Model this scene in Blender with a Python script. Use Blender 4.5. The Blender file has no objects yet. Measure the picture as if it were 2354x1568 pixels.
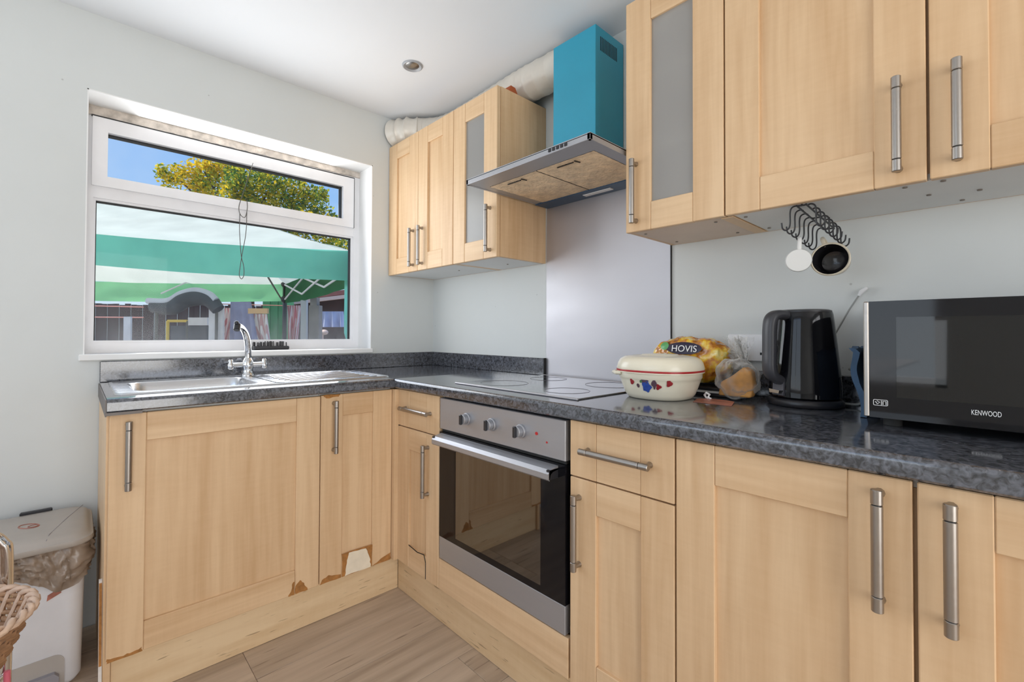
import bpy, bmesh, math, random
from mathutils import Vector, Matrix, noise
random.seed(7)
scene = bpy.context.scene
COL = scene.collection

# ------------------------------------------------------------------ camera
IMG_W, IMG_H = 2354, 1568
F_PX = 1054.0
YAW, PIT, ROL = math.radians(137.21), math.radians(0.84), math.radians(0.24)
CAM = Vector((2.323, -1.585, 1.104))
SX, SY = -24.0, -34.0
FW = Vector((math.cos(YAW) * math.cos(PIT), math.sin(YAW) * math.cos(PIT), math.sin(PIT)))
RT = Vector((math.sin(YAW), -math.cos(YAW), 0))
UP = RT.cross(FW)
R2 = RT * math.cos(ROL) + UP * math.sin(ROL)
U2 = UP * math.cos(ROL) - RT * math.sin(ROL)
cd = bpy.data.cameras.new('camera')
cam = bpy.data.objects.new('camera', cd)
COL.objects.link(cam)
cd.sensor_width = 36
cd.lens = F_PX / IMG_W * 36
cd.shift_x = -SX / IMG_W
cd.shift_y = SY / IMG_W
cd.clip_start = 0.02
cd.clip_end = 200
m = Matrix((R2, U2, -FW)).transposed().to_4x4()
m.translation = CAM
cam.matrix_world = m
scene.camera = cam

# ------------------------------------------------------------------ world, sun, fill lamps, exposure
world = bpy.data.worlds.new('world')
scene.world = world
world.use_nodes = True
wn = world.node_tree
wn.nodes.clear()
wo = wn.nodes.new('ShaderNodeOutputWorld')
bg = wn.nodes.new('ShaderNodeBackground')
bg.inputs[1].default_value = 1.0
tc = wn.nodes.new('ShaderNodeTexCoord')
sp = wn.nodes.new('ShaderNodeSeparateXYZ')
rp = wn.nodes.new('ShaderNodeValToRGB')
rp.color_ramp.elements[0].position = 0.0
rp.color_ramp.elements[0].color = (0.72, 0.86, 1.0, 1)
rp.color_ramp.elements[1].position = 0.75
rp.color_ramp.elements[1].color = (0.10, 0.28, 0.80, 1)
e = rp.color_ramp.elements.new(0.32)
e.color = (0.22, 0.48, 0.97, 1)
nz = wn.nodes.new('ShaderNodeTexNoise')
nz.inputs['Scale'].default_value = 3.0
nz.inputs['Detail'].default_value = 6
cr = wn.nodes.new('ShaderNodeValToRGB')
cr.color_ramp.elements[0].position = 0.52
cr.color_ramp.elements[0].color = (0, 0, 0, 1)
cr.color_ramp.elements[1].position = 0.75
cr.color_ramp.elements[1].color = (0.4, 0.4, 0.4, 1)
mx = wn.nodes.new('ShaderNodeMix')
mx.data_type = 'RGBA'
mx.inputs['B'].default_value = (0.92, 0.95, 1.0, 1)
L = wn.links.new
L(tc.outputs['Generated'], sp.inputs[0])
L(sp.outputs['Z'], rp.inputs[0])
L(tc.outputs['Generated'], nz.inputs['Vector'])
L(nz.outputs['Fac'], cr.inputs[0])
L(cr.outputs['Color'], mx.inputs['Factor'])
L(rp.outputs['Color'], mx.inputs['A'])
L(mx.outputs['Result'], bg.inputs[0])
L(bg.outputs[0], wo.inputs[0])

sd = bpy.data.lights.new('sun', 'SUN')
sd.energy = 6.3
sd.angle = math.radians(0.6)
sd.color = (1.0, 0.95, 0.86)
sun = bpy.data.objects.new('sun', sd)
COL.objects.link(sun)
sun.rotation_euler = Vector((0.42, 0.30, -0.86)).to_track_quat('-Z', 'Y').to_euler()
sun.location = (-6, -5, 12)


def area(name, loc, direction, w, h, power, color):
    d = bpy.data.lights.new(name, 'AREA')
    d.shape = 'RECTANGLE'
    d.size, d.size_y = w, h
    d.energy = power
    d.color = color
    o = bpy.data.objects.new(name, d)
    COL.objects.link(o)
    o.location = loc
    o.rotation_euler = Vector(direction).to_track_quat('-Z', 'Z').to_euler()
    return o


# added fill lamps, set in two made-up openings behind the camera
area('fill_lamp_rear', (1.15, -3.42, 1.50), (0, 1, 0.3), 1.9, 1.5, 14, (0.88, 0.95, 1.0))
area('fill_lamp_right', (4.72, -1.70, 1.10), (-1, 0, 0.0), 2.0, 1.95, 54, (1.0, 0.955, 0.89))
# added lamp inside the pane, boosting the kitchen window's daylight
area('kitchen_window_boost', (-0.088, -0.985, 1.50), (1, 0, 0.1), 1.05, 0.84, 11, (0.97, 0.99, 1.0))

scene.view_settings.view_transform = 'Standard'
scene.view_settings.look = 'None'
scene.view_settings.gamma = 1.0
scene.view_settings.use_curve_mapping = False
scene.view_settings.exposure = 0.0

# ------------------------------------------------------------------ materials
MATS = {}


def srgb(r, g, b):
    f = lambda c: (c / 12.92 if c <= 0.04045 else ((c + 0.055) / 1.055) ** 2.4)
    return (f(r / 255), f(g / 255), f(b / 255), 1)


def pm(name, col, rough=0.5, metal=0.0, **kw):
    """plain principled material, with a touch of procedural mottling"""
    mt = bpy.data.materials.new(name)
    mt.use_nodes = True
    nt = mt.node_tree
    b = nt.nodes['Principled BSDF']
    if len(col) == 3:
        col = (*col, 1)
    b.inputs['Base Color'].default_value = col
    b.inputs['Roughness'].default_value = rough
    b.inputs['Metallic'].default_value = metal
    for k, v in kw.items():
        if k in ('mott', 'mscale', 'bump', 'bscale'):
            continue
        b.inputs[k].default_value = v
    mo = kw.get('mott', 0.0)
    t = None
    if mo or kw.get('bump'):
        t = nt.nodes.new('ShaderNodeTexCoord')
    if mo:
        n = nt.nodes.new('ShaderNodeTexNoise')
        n.inputs['Scale'].default_value = kw.get('mscale', 6.0)
        n.inputs['Detail'].default_value = 5
        nt.links.new(t.outputs['Object'], n.inputs['Vector'])
        r = nt.nodes.new('ShaderNodeValToRGB')
        r.color_ramp.elements[0].position = 0.3
        r.color_ramp.elements[1].position = 0.7
        r.color_ramp.elements[0].color = (*[c * (1 - mo) for c in col[:3]], 1)
        r.color_ramp.elements[1].color = (*[min(1, c * (1 + mo * 0.5)) for c in col[:3]], 1)
        nt.links.new(n.outputs['Fac'], r.inputs[0])
        nt.links.new(r.outputs[0], b.inputs['Base Color'])
    if kw.get('bump'):
        n2 = nt.nodes.new('ShaderNodeTexNoise')
        n2.inputs['Scale'].default_value = kw.get('bscale', 40.0)
        n2.inputs['Detail'].default_value = 4
        nt.links.new(t.outputs['Object'], n2.inputs['Vector'])
        bp = nt.nodes.new('ShaderNodeBump')
        bp.inputs['Strength'].default_value = kw['bump']
        bp.inputs['Distance'].default_value = 0.004
        nt.links.new(n2.outputs['Fac'], bp.inputs['Height'])
        nt.links.new(bp.outputs[0], b.inputs['Normal'])
    MATS[name] = mt
    return mt


def wood(name, light, dark, sc, ripple, rough=0.42, fleck=0.0):
    """maple: stretched noise along the grain (low scale axis), faint cross ripple, random offset per piece"""
    mt = bpy.data.materials.new(name)
    mt.use_nodes = True
    nt = mt.node_tree
    N, K = nt.nodes, nt.links.new
    b = N['Principled BSDF']
    b.inputs['Roughness'].default_value = rough
    b.inputs['Specular IOR Level'].default_value = 0.35
    t = N.new('ShaderNodeTexCoord')
    oi = N.new('ShaderNodeObjectInfo')
    mul = N.new('ShaderNodeMath')
    mul.operation = 'MULTIPLY'
    mul.inputs[1].default_value = 37.0
    K(oi.outputs['Random'], mul.inputs[0])
    add = N.new('ShaderNodeVectorMath')
    add.operation = 'ADD'
    K(t.outputs['Object'], add.inputs[0])
    K(mul.outputs[0], add.inputs[1])

    def ns(scale3, det, dist=0.0):
        mp = N.new('ShaderNodeMapping')
        mp.inputs['Scale'].default_value = scale3
        K(add.outputs[0], mp.inputs['Vector'])
        n = N.new('ShaderNodeTexNoise')
        n.inputs['Scale'].default_value = 1.0
        n.inputs['Detail'].default_value = det
        n.inputs['Distortion'].default_value = dist
        K(mp.outputs[0], n.inputs['Vector'])
        return n
    broad = ns([s * 0.22 for s in sc], 3, 0.6)
    fine = ns(sc, 6, 0.3)
    rip = ns(ripple, 2, 0.4)
    mixf = N.new('ShaderNodeMath')
    mixf.operation = 'MULTIPLY_ADD'
    K(broad.outputs['Fac'], mixf.inputs[0])
    mixf.inputs[1].default_value = 0.55
    m2 = N.new('ShaderNodeMath')
    m2.operation = 'MULTIPLY'
    K(fine.outputs['Fac'], m2.inputs[0])
    m2.inputs[1].default_value = 0.45
    K(m2.outputs[0], mixf.inputs[2])
    m3 = N.new('ShaderNodeMath')
    m3.operation = 'MULTIPLY_ADD'
    K(rip.outputs['Fac'], m3.inputs[0])
    m3.inputs[1].default_value = 0.10
    K(mixf.outputs[0], m3.inputs[2])
    m4 = N.new('ShaderNodeMath')
    m4.operation = 'MULTIPLY_ADD'
    K(oi.outputs['Random'], m4.inputs[0])
    m4.inputs[1].default_value = 0.10
    K(m3.outputs[0], m4.inputs[2])
    r = N.new('ShaderNodeValToRGB')
    r.color_ramp.elements[0].position = 0.40
    r.color_ramp.elements[1].position = 0.74
    r.color_ramp.elements[0].color = dark
    r.color_ramp.elements[1].color = light
    K(m4.outputs[0], r.inputs[0])
    out = r.outputs[0]
    if fleck:
        fl = ns([s * 3 for s in sc], 2)
        fr = N.new('ShaderNodeValToRGB')
        fr.color_ramp.elements[0].position = 0.66
        fr.color_ramp.elements[0].color = (0, 0, 0, 1)
        fr.color_ramp.elements[1].position = 0.72
        fr.color_ramp.elements[1].color = (fleck, fleck, fleck, 1)
        K(fl.outputs['Fac'], fr.inputs[0])
        mm = N.new('ShaderNodeMix')
        mm.data_type = 'RGBA'
        K(fr.outputs[0], mm.inputs['Factor'])
        K(out, mm.inputs['A'])
        mm.inputs['B'].default_value = (dark[0] * 0.45, dark[1] * 0.42, dark[2] * 0.4, 1)
        out = mm.outputs['Result']
    K(out, b.inputs['Base Color'])
    MATS[name] = mt
    return mt


LI, DK = srgb(229, 197, 158), srgb(207, 170, 129)
wood('maple_upright', LI, DK, (55, 55, 3.2), (16, 16, 90))
wood('maple_rail', LI, DK, (3.2, 3.2, 60), (90, 90, 12))
wood('maple_plinth', srgb(232, 206, 168), srgb(214, 182, 140), (4, 4, 45), (60, 60, 12), 0.5, 0.7)
wood('oak_floor', srgb(208, 188, 166), srgb(160, 140, 120), (34, 1.6, 34), (40, 6, 40), 0.45, 0.6)


def wall_mat(name, col, spots):
    mt = pm(name, col, 0.75, mott=0.05, mscale=1.6, bump=0.12, bscale=26)
    nt = mt.node_tree
    b = nt.nodes['Principled BSDF']
    src = b.inputs['Base Color'].links[0].from_socket
    t = nt.nodes.new('ShaderNodeTexCoord')
    v = nt.nodes.new('ShaderNodeTexVoronoi')
    v.inputs['Scale'].default_value = 9
    nt.links.new(t.outputs['Object'], v.inputs['Vector'])
    r = nt.nodes.new('ShaderNodeValToRGB')
    r.color_ramp.elements[0].position = 0.02
    r.color_ramp.elements[0].color = (spots, spots, spots, 1)
    r.color_ramp.elements[1].position = 0.035
    r.color_ramp.elements[1].color = (0, 0, 0, 1)
    nt.links.new(v.outputs['Distance'], r.inputs[0])
    mm = nt.nodes.new('ShaderNodeMix')
    mm.data_type = 'RGBA'
    nt.links.new(r.outputs[0], mm.inputs['Factor'])
    nt.links.new(src, mm.inputs['A'])
    mm.inputs['B'].default_value = (0.16, 0.15, 0.14, 1)
    nt.links.new(mm.outputs['Result'], b.inputs['Base Color'])


wall_mat('wall_paint', srgb(214, 217, 216), 0.35)
pm('ceiling_paint', srgb(237, 240, 244), 0.8, mott=0.03, mscale=1.2)
pm('reveal_white', srgb(236, 236, 235), 0.6, mott=0.03)
pm('upvc', srgb(240, 240, 243), 0.28, mott=0.04, mscale=9)
pm('crumbly_plaster', srgb(214, 204, 194), 0.9, mott=0.35, mscale=28, bump=0.8, bscale=50)
pm('rubber_seal', (0.02, 0.02, 0.02), 0.6)
pm('white_laminate', srgb(226, 226, 224), 0.5, mott=0.04)
pm('pinkish_laminate', srgb(222, 202, 184), 0.55, mott=0.05)
pm('dark_gap', (0.03, 0.022, 0.015), 0.8)
pm('brown_board', srgb(176, 122, 66), 0.9, mott=0.3, mscale=60, bump=0.6, bscale=120)
pm('pale_chip', srgb(240, 228, 206), 0.8, mott=0.08, mscale=30)
pm('screw_head', srgb(120, 110, 100), 0.5)


def brushed(name, col, rough, stretch, amt=0.12):
    mt = pm(name, col, rough, 1.0)
    nt = mt.node_tree
    b = nt.nodes['Principled BSDF']
    t = nt.nodes.new('ShaderNodeTexCoord')
    mp = nt.nodes.new('ShaderNodeMapping')
    mp.inputs['Scale'].default_value = stretch
    n = nt.nodes.new('ShaderNodeTexNoise')
    n.inputs['Scale'].default_value = 1.0
    n.inputs['Detail'].default_value = 5
    nt.links.new(t.outputs['Object'], mp.inputs[0])
    nt.links.new(mp.outputs[0], n.inputs['Vector'])
    mr = nt.nodes.new('ShaderNodeMapRange')
    mr.inputs['To Min'].default_value = rough - amt
    mr.inputs['To Max'].default_value = rough + amt
    nt.links.new(n.outputs['Fac'], mr.inputs['Value'])
    nt.links.new(mr.outputs[0], b.inputs['Roughness'])
    return mt


brushed('brushed_steel', srgb(168, 162, 156), 0.34, (4, 4, 120))
brushed('sheet_steel', srgb(190, 188, 192), 0.5, (3, 3, 9), 0.08)
brushed('oven_steel', srgb(176, 177, 182), 0.42, (5, 5, 90))
MATS['oven_steel'].node_tree.nodes['Principled BSDF'].inputs['Metallic'].default_value = 0.7
brushed('sink_steel', srgb(214, 216, 220), 0.26, (40, 4, 40), 0.1)
pm('chrome', srgb(225, 226, 228), 0.08, 1.0)
pm('dark_chrome', srgb(150, 148, 146), 0.3, 1.0)
pm('groove', (0.05, 0.05, 0.05), 0.5, 0.6)
pm('black_gloss', (0.006, 0.006, 0.008), 0.06, 0, **{'Specular IOR Level': 0.38})
pm('hob_glass', (0.03, 0.03, 0.034), 0.16, 0, **{'Specular IOR Level': 1.0, 'Coat Weight': 1.0, 'Coat IOR': 1.9, 'Coat Roughness': 0.12})
pm('black_satin', (0.022, 0.022, 0.026), 0.34)
pm('black_matt', (0.02, 0.02, 0.02), 0.7)
pm('handle_satin', (0.05, 0.05, 0.058), 0.38)
pm('grey_slate', srgb(92, 92, 98), 0.4)
pm('teal_film', srgb(48, 158, 188), 0.33, mott=0.08, mscale=4)
pm('filter_grease', srgb(240, 214, 180), 0.6, mott=0.25, mscale=22, bump=1.0, bscale=70)
pm('hood_blue', srgb(52, 84, 116), 0.4, mott=0.2)
pm('foil_duct', srgb(228, 222, 212), 0.38, 0.15, mott=0.1, mscale=12)
pm('cardboard_orange', srgb(176, 86, 40), 0.7, mott=0.2)
pm('red_cloth', srgb(150, 40, 48), 0.7, mott=0.3, mscale=40)
pm('white_plastic', srgb(236, 236, 238), 0.36)
pm('bin_white', srgb(232, 232, 236), 0.42, mott=0.05, mscale=12)
pm('bin_grey', srgb(178, 170, 162), 0.42, mott=0.08, mscale=10)
pm('bin_dark_grey', srgb(150, 146, 150), 0.5)
pm('liner_plastic', srgb(158, 140, 124), 0.28, mott=0.2, mscale=18)
pm('wicker', srgb(178, 138, 104), 0.6, mott=0.35, mscale=40, bump=0.5, bscale=90)
pm('wicker_light', srgb(214, 184, 160), 0.6, mott=0.2, mscale=40)
pm('pink_plastic', srgb(222, 110, 130), 0.4)
pm('cream_enamel', srgb(238, 230, 208), 0.24, mott=0.02)
pm('red_line', srgb(176, 36, 40), 0.35)
pm('decal_blue', srgb(52, 84, 170), 0.4, mott=0.3, mscale=80)
pm('decal_red', srgb(160, 40, 46), 0.4, mott=0.3, mscale=80)
pm('decal_brown', srgb(96, 72, 84), 0.4, mott=0.3, mscale=80)
pm('decal_green', srgb(80, 120, 76), 0.4)
pm('bread_crust', srgb(206, 150, 84), 0.7, mott=0.3, mscale=30)
pm('print_dark', srgb(44, 36, 60), 0.3)
pm('print_white', srgb(240, 240, 240), 0.4)
pm('print_green', srgb(96, 170, 104), 0.3)
pm('leaflet', srgb(176, 110, 92), 0.4, mott=0.5, mscale=30)
pm('steel_grey_paint', srgb(170, 172, 176), 0.4)
pm('mug_white', srgb(226, 226, 224), 0.25)
pm('mug_cream', srgb(206, 196, 176), 0.3, mott=0.15, mscale=30)
pm('mug_dark', (0.016, 0.015, 0.018), 0.12)
pm('blue_cloth', srgb(64, 92, 122), 0.75, mott=0.2, mscale=20)
pm('cable_grey', srgb(150, 152, 150), 0.45)
pm('cord_dark', srgb(90, 88, 84), 0.5)
pm('led_red', srgb(190, 40, 40), 0.4)
pm('stained_white', srgb(224, 216, 208), 0.7, mott=0.25, mscale=20)


def bag_mat():
    mt = pm('bread_bag', srgb(226, 160, 48), 0.2, **{'Coat Weight': 0.8})
    nt = mt.node_tree
    b = nt.nodes['Principled BSDF']
    t = nt.nodes.new('ShaderNodeTexCoord')
    n = nt.nodes.new('ShaderNodeTexNoise')
    n.inputs['Scale'].default_value = 34
    n.inputs['Detail'].default_value = 6
    nt.links.new(t.outputs['Object'], n.inputs['Vector'])
    r = nt.nodes.new('ShaderNodeValToRGB')
    es = r.color_ramp.elements
    es[0].position, es[0].color = 0.34, srgb(140, 84, 24)
    es[1].position, es[1].color = 0.72, srgb(246, 232, 150)
    for p, c in ((0.46, srgb(206, 130, 40)), (0.56, srgb(238, 190, 40))):
        q = es.new(p)
        q.color = c
    nt.links.new(n.outputs['Fac'], r.inputs[0])
    nt.links.new(r.outputs[0], b.inputs['Base Color'])


bag_mat()


def clear_bag():
    """clear crinkled polythene: mostly see-through with sharp highlights"""
    mt = bpy.data.materials.new('clear_bag')
    mt.use_nodes = True
    nt = mt.node_tree
    nt.nodes.clear()
    o = nt.nodes.new('ShaderNodeOutputMaterial')
    mx_ = nt.nodes.new('ShaderNodeMixShader')
    tr = nt.nodes.new('ShaderNodeBsdfTransparent')
    p = nt.nodes.new('ShaderNodeBsdfPrincipled')
    p.inputs['Base Color'].default_value = srgb(216, 214, 210)
    p.inputs['Roughness'].default_value = 0.12
    lw = nt.nodes.new('ShaderNodeLayerWeight')
    lw.inputs[0].default_value = 0.55
    nt.links.new(lw.outputs['Facing'], mx_.inputs[0])
    nt.links.new(tr.outputs[0], mx_.inputs[1])
    nt.links.new(p.outputs[0], mx_.inputs[2])
    nt.links.new(mx_.outputs[0], o.inputs[0])
    MATS['clear_bag'] = mt


clear_bag()


def pane(name, trans, tint, gloss_rough, base, base_fac, dirt=0.0, ior=1.5):
    """thin sheet of glass: transparent + fresnel gloss, with a share of diffuse (frost, dirt)"""
    mt = bpy.data.materials.new(name)
    mt.use_nodes = True
    nt = mt.node_tree
    nt.nodes.clear()
    K = nt.links.new
    o = nt.nodes.new('ShaderNodeOutputMaterial')
    tr = nt.nodes.new('ShaderNodeBsdfTransparent')
    tr.inputs[0].default_value = (*tint, 1)
    df = nt.nodes.new('ShaderNodeBsdfDiffuse')
    df.inputs[0].default_value = (*base, 1)
    tl = nt.nodes.new('ShaderNodeBsdfTranslucent')
    tl.inputs[0].default_value = (*base, 1)
    dm = nt.nodes.new('ShaderNodeMixShader')
    dm.inputs[0].default_value = 0.4
    K(df.outputs[0], dm.inputs[1])
    K(tl.outputs[0], dm.inputs[2])
    a = nt.nodes.new('ShaderNodeMixShader')
    a.inputs[0].default_value = base_fac
    K(tr.outputs[0], a.inputs[1])
    K(dm.outputs[0], a.inputs[2])
    if dirt:
        t = nt.nodes.new('ShaderNodeTexCoord')
        mp = nt.nodes.new('ShaderNodeMapping')
        mp.inputs['Scale'].default_value = (1, 14, 5)
        n = nt.nodes.new('ShaderNodeTexNoise')
        n.inputs['Scale'].default_value = 3.0
        n.inputs['Detail'].default_value = 8
        K(t.outputs['Object'], mp.inputs[0])
        K(mp.outputs[0], n.inputs['Vector'])
        s = nt.nodes.new('ShaderNodeSeparateXYZ')
        K(t.outputs['Generated'], s.inputs[0])
        mr = nt.nodes.new('ShaderNodeMapRange')
        mr.inputs['From Min'].default_value = 0.30
        mr.inputs['From Max'].default_value = 0.0
        mr.inputs['To Min'].default_value = 0.0
        mr.inputs['To Max'].default_value = dirt
        K(s.outputs['Z'], mr.inputs['Value'])
        mu = nt.nodes.new('ShaderNodeMath')
        mu.operation = 'MULTIPLY_ADD'
        mu.use_clamp = True
        K(mr.outputs[0], mu.inputs[0])
        K(n.outputs['Fac'], mu.inputs[1])
        mu.inputs[2].default_value = base_fac
        K(mu.outputs[0], a.inputs[0])
    g = nt.nodes.new('ShaderNodeBsdfGlossy')
    g.inputs['Roughness'].default_value = gloss_rough
    fr = nt.nodes.new('ShaderNodeFresnel')
    fr.inputs[0].default_value = ior
    b = nt.nodes.new('ShaderNodeMixShader')
    K(fr.outputs[0], b.inputs[0])
    K(a.outputs[0], b.inputs[1])
    K(g.outputs[0], b.inputs[2])
    K(b.outputs[0], o.inputs[0])
    MATS[name] = mt


pane('window_glass', 1, (0.97, 0.99, 0.98), 0.02, (0.6, 0.6, 0.62), 0.008, 0.22, 1.16)
pane('fanlight_glass', 1, (0.97, 0.99, 0.98), 0.02, (0.75, 0.75, 0.78), 0.01, 0.0, 1.16)
pane('frosted_glass', 1, (0.85, 0.84, 0.82), 0.22, (0.78, 0.76, 0.73), 0.56)
pane('oven_glass', 1, (0.13, 0.135, 0.15), 0.03, (0.02, 0.02, 0.022), 0.3, 0.0, 2.9)
pane('microwave_glass', 1, (0.30, 0.30, 0.31), 0.03, (0.03, 0.03, 0.03), 0.3, 0.0, 1.6)


def laminate():
    mt = pm('worktop_laminate', srgb(52, 54, 60), 0.2)
    nt = mt.node_tree
    K = nt.links.new
    b = nt.nodes['Principled BSDF']
    t = nt.nodes.new('ShaderNodeTexCoord')
    n1 = nt.nodes.new('ShaderNodeTexNoise')
    n1.inputs['Scale'].default_value = 85
    n1.inputs['Detail'].default_value = 6
    n1.inputs['Distortion'].default_value = 1.2
    K(t.outputs['Object'], n1.inputs['Vector'])
    r1 = nt.nodes.new('ShaderNodeValToRGB')
    r1.color_ramp.elements[0].position, r1.color_ramp.elements[0].color = 0.38, srgb(46, 47, 52)
    r1.color_ramp.elements[1].position, r1.color_ramp.elements[1].color = 0.66, srgb(100, 103, 112)
    K(n1.outputs['Fac'], r1.inputs[0])
    v = nt.nodes.new('ShaderNodeTexVoronoi')
    v.inputs['Scale'].default_value = 120
    v.inputs['Randomness'].default_value = 1.0
    n3 = nt.nodes.new('ShaderNodeTexNoise')
    n3.inputs['Scale'].default_value = 60
    K(t.outputs['Object'], n3.inputs['Vector'])
    mxv = nt.nodes.new('ShaderNodeMix')
    mxv.data_type = 'RGBA'
    mxv.inputs['Factor'].default_value = 0.03
    K(t.outputs['Object'], mxv.inputs['A'])
    K(n3.outputs['Color'], mxv.inputs['B'])
    K(mxv.outputs['Result'], v.inputs['Vector'])
    r2 = nt.nodes.new('ShaderNodeValToRGB')
    r2.color_ramp.elements[0].position, r2.color_ramp.elements[0].color = 0.0, (1, 1, 1, 1)
    r2.color_ramp.elements[1].position, r2.color_ramp.elements[1].color = 0.22, (0, 0, 0, 1)
    K(v.outputs['Distance'], r2.inputs[0])
    n2 = nt.nodes.new('ShaderNodeTexNoise')
    n2.inputs['Scale'].default_value = 22
    K(t.outputs['Object'], n2.inputs['Vector'])
    r3 = nt.nodes.new('ShaderNodeValToRGB')
    r3.color_ramp.elements[0].position, r3.color_ramp.elements[0].color = 0.5, (0, 0, 0, 1)
    r3.color_ramp.elements[1].position, r3.color_ramp.elements[1].color = 0.62, (0.75, 0.75, 0.75, 1)
    K(n2.outputs['Fac'], r3.inputs[0])
    mu = nt.nodes.new('ShaderNodeMath')
    mu.operation = 'MULTIPLY'
    K(r2.outputs[0], mu.inputs[0])
    K(r3.outputs[0], mu.inputs[1])
    mx_ = nt.nodes.new('ShaderNodeMix')
    mx_.data_type = 'RGBA'
    K(mu.outputs[0], mx_.inputs['Factor'])
    K(r1.outputs[0], mx_.inputs['A'])
    mx_.inputs['B'].default_value = srgb(176, 176, 176)
    K(mx_.outputs['Result'], b.inputs['Base Color'])
    mr = nt.nodes.new('ShaderNodeMapRange')
    mr.inputs['To Min'].default_value = 0.05
    mr.inputs['To Max'].default_value = 0.22
    b.inputs['Specular IOR Level'].default_value = 0.9
    b.inputs['Coat Weight'].default_value = 0.5
    b.inputs['Coat Roughness'].default_value = 0.1
    K(n1.outputs['Fac'], mr.inputs['Value'])
    K(mr.outputs[0], b.inputs['Roughness'])


laminate()


def cloth_sheet(name, col, transl, mott=0.1, mscale=3):
    mt = bpy.data.materials.new(name)
    mt.use_nodes = True
    nt = mt.node_tree
    nt.nodes.clear()
    K = nt.links.new
    o = nt.nodes.new('ShaderNodeOutputMaterial')
    d = nt.nodes.new('ShaderNodeBsdfDiffuse')
    t = nt.nodes.new('ShaderNodeBsdfTranslucent')
    x = nt.nodes.new('ShaderNodeMixShader')
    x.inputs[0].default_value = transl
    tcn = nt.nodes.new('ShaderNodeTexCoord')
    n = nt.nodes.new('ShaderNodeTexNoise')
    n.inputs['Scale'].default_value = mscale
    n.inputs['Detail'].default_value = 5
    K(tcn.outputs['Object'], n.inputs['Vector'])
    r = nt.nodes.new('ShaderNodeValToRGB')
    r.color_ramp.elements[0].position = 0.3
    r.color_ramp.elements[1].position = 0.7
    r.color_ramp.elements[0].color = (*[c * (1 - mott) for c in col[:3]], 1)
    r.color_ramp.elements[1].color = (*[min(1, c * (1 + mott * 0.5)) for c in col[:3]], 1)
    K(n.outputs['Fac'], r.inputs[0])
    K(r.outputs[0], d.inputs[0])
    K(r.outputs[0], t.inputs[0])
    K(d.outputs[0], x.inputs[1])
    K(t.outputs[0], x.inputs[2])
    K(x.outputs[0], o.inputs[0])
    MATS[name] = mt


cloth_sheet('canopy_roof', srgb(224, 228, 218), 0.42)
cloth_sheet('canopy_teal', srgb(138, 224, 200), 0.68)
cloth_sheet('canopy_shade', srgb(58, 104, 70), 0.2)  # side valance fabric darkened to hold its shade in the colour
cloth_sheet('canopy_green', srgb(160, 232, 170), 0.6)
cloth_sheet('leaf_yellow', srgb(240, 206, 56), 0.45, 0.35, 2)
cloth_sheet('leaf_olive', srgb(190, 188, 66), 0.45, 0.3, 2)
cloth_sheet('leaf_green', srgb(98, 130, 66), 0.4, 0.3, 2)
pm('bark', srgb(92, 74, 58), 0.9, mott=0.3, mscale=10)
pm('fence_brown', srgb(62, 42, 44), 0.8, mott=0.35, mscale=14)
pm('patio', srgb(190, 182, 172), 0.9, mott=0.2)
pm('roof_red', srgb(150, 96, 88), 0.8, mott=0.3)
pm('house_dark', srgb(66, 44, 48), 0.8, mott=0.3)
pm('fascia_pink', srgb(214, 186, 176), 0.7)
pm('mat_grey', srgb(72, 76, 84), 0.6, mott=0.25, mscale=8)
pm('mat_top', srgb(190, 194, 206), 0.6, mott=0.1)
pm('yellow_paint', srgb(216, 184, 72), 0.5)
pm('white_paint', srgb(220, 216, 220), 0.6, mott=0.1)
pm('shed_green', srgb(84, 160, 104), 0.6, mott=0.2)
pm('lavender_cloth', srgb(150, 152, 186), 0.8, mott=0.2)
pm('pale_blue_cloth', srgb(178, 186, 222), 0.8, mott=0.15)
pm('pink_rope', srgb(196, 130, 120), 0.7)
pm('tan_wood', srgb(210, 172, 130), 0.7)
pm('stone_grey', srgb(126, 120, 116), 0.8, mott=0.2)


def striped(name, c0, c1, scale):
    mt = pm(name, c0, 0.8)
    nt = mt.node_tree
    b = nt.nodes['Principled BSDF']
    t = nt.nodes.new('ShaderNodeTexCoord')
    w = nt.nodes.new('ShaderNodeTexWave')
    w.bands_direction = 'X'
    w.inputs['Scale'].default_value = scale
    w.inputs['Distortion'].default_value = 1.0
    nt.links.new(t.outputs['Generated'], w.inputs['Vector'])
    r = nt.nodes.new('ShaderNodeValToRGB')
    r.color_ramp.elements[0].position, r.color_ramp.elements[0].color = 0.4, c0
    r.color_ramp.elements[1].position, r.color_ramp.elements[1].color = 0.6, c1
    nt.links.new(w.outputs['Fac'], r.inputs[0])
    nt.links.new(r.outputs[0], b.inputs['Base Color'])


striped('red_stripes', srgb(204, 120, 124), srgb(226, 206, 204), 2.2)
striped('pale_stripes', srgb(208, 160, 160), srgb(236, 228, 226), 2.2)

# ------------------------------------------------------------------ mesh helpers


def world_loc(p):
    v = Vector((0, 0, 0))
    while p is not None:
        v += p.location
        p = p.parent
    return v


def finish(o, parent, label, cat, group, kind):
    if parent is not None:
        o.parent = parent
    if label:
        o['label'] = label
    if cat:
        o['category'] = cat
    if group:
        o['group'] = group
    if kind:
        o['kind'] = kind
    return o


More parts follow.
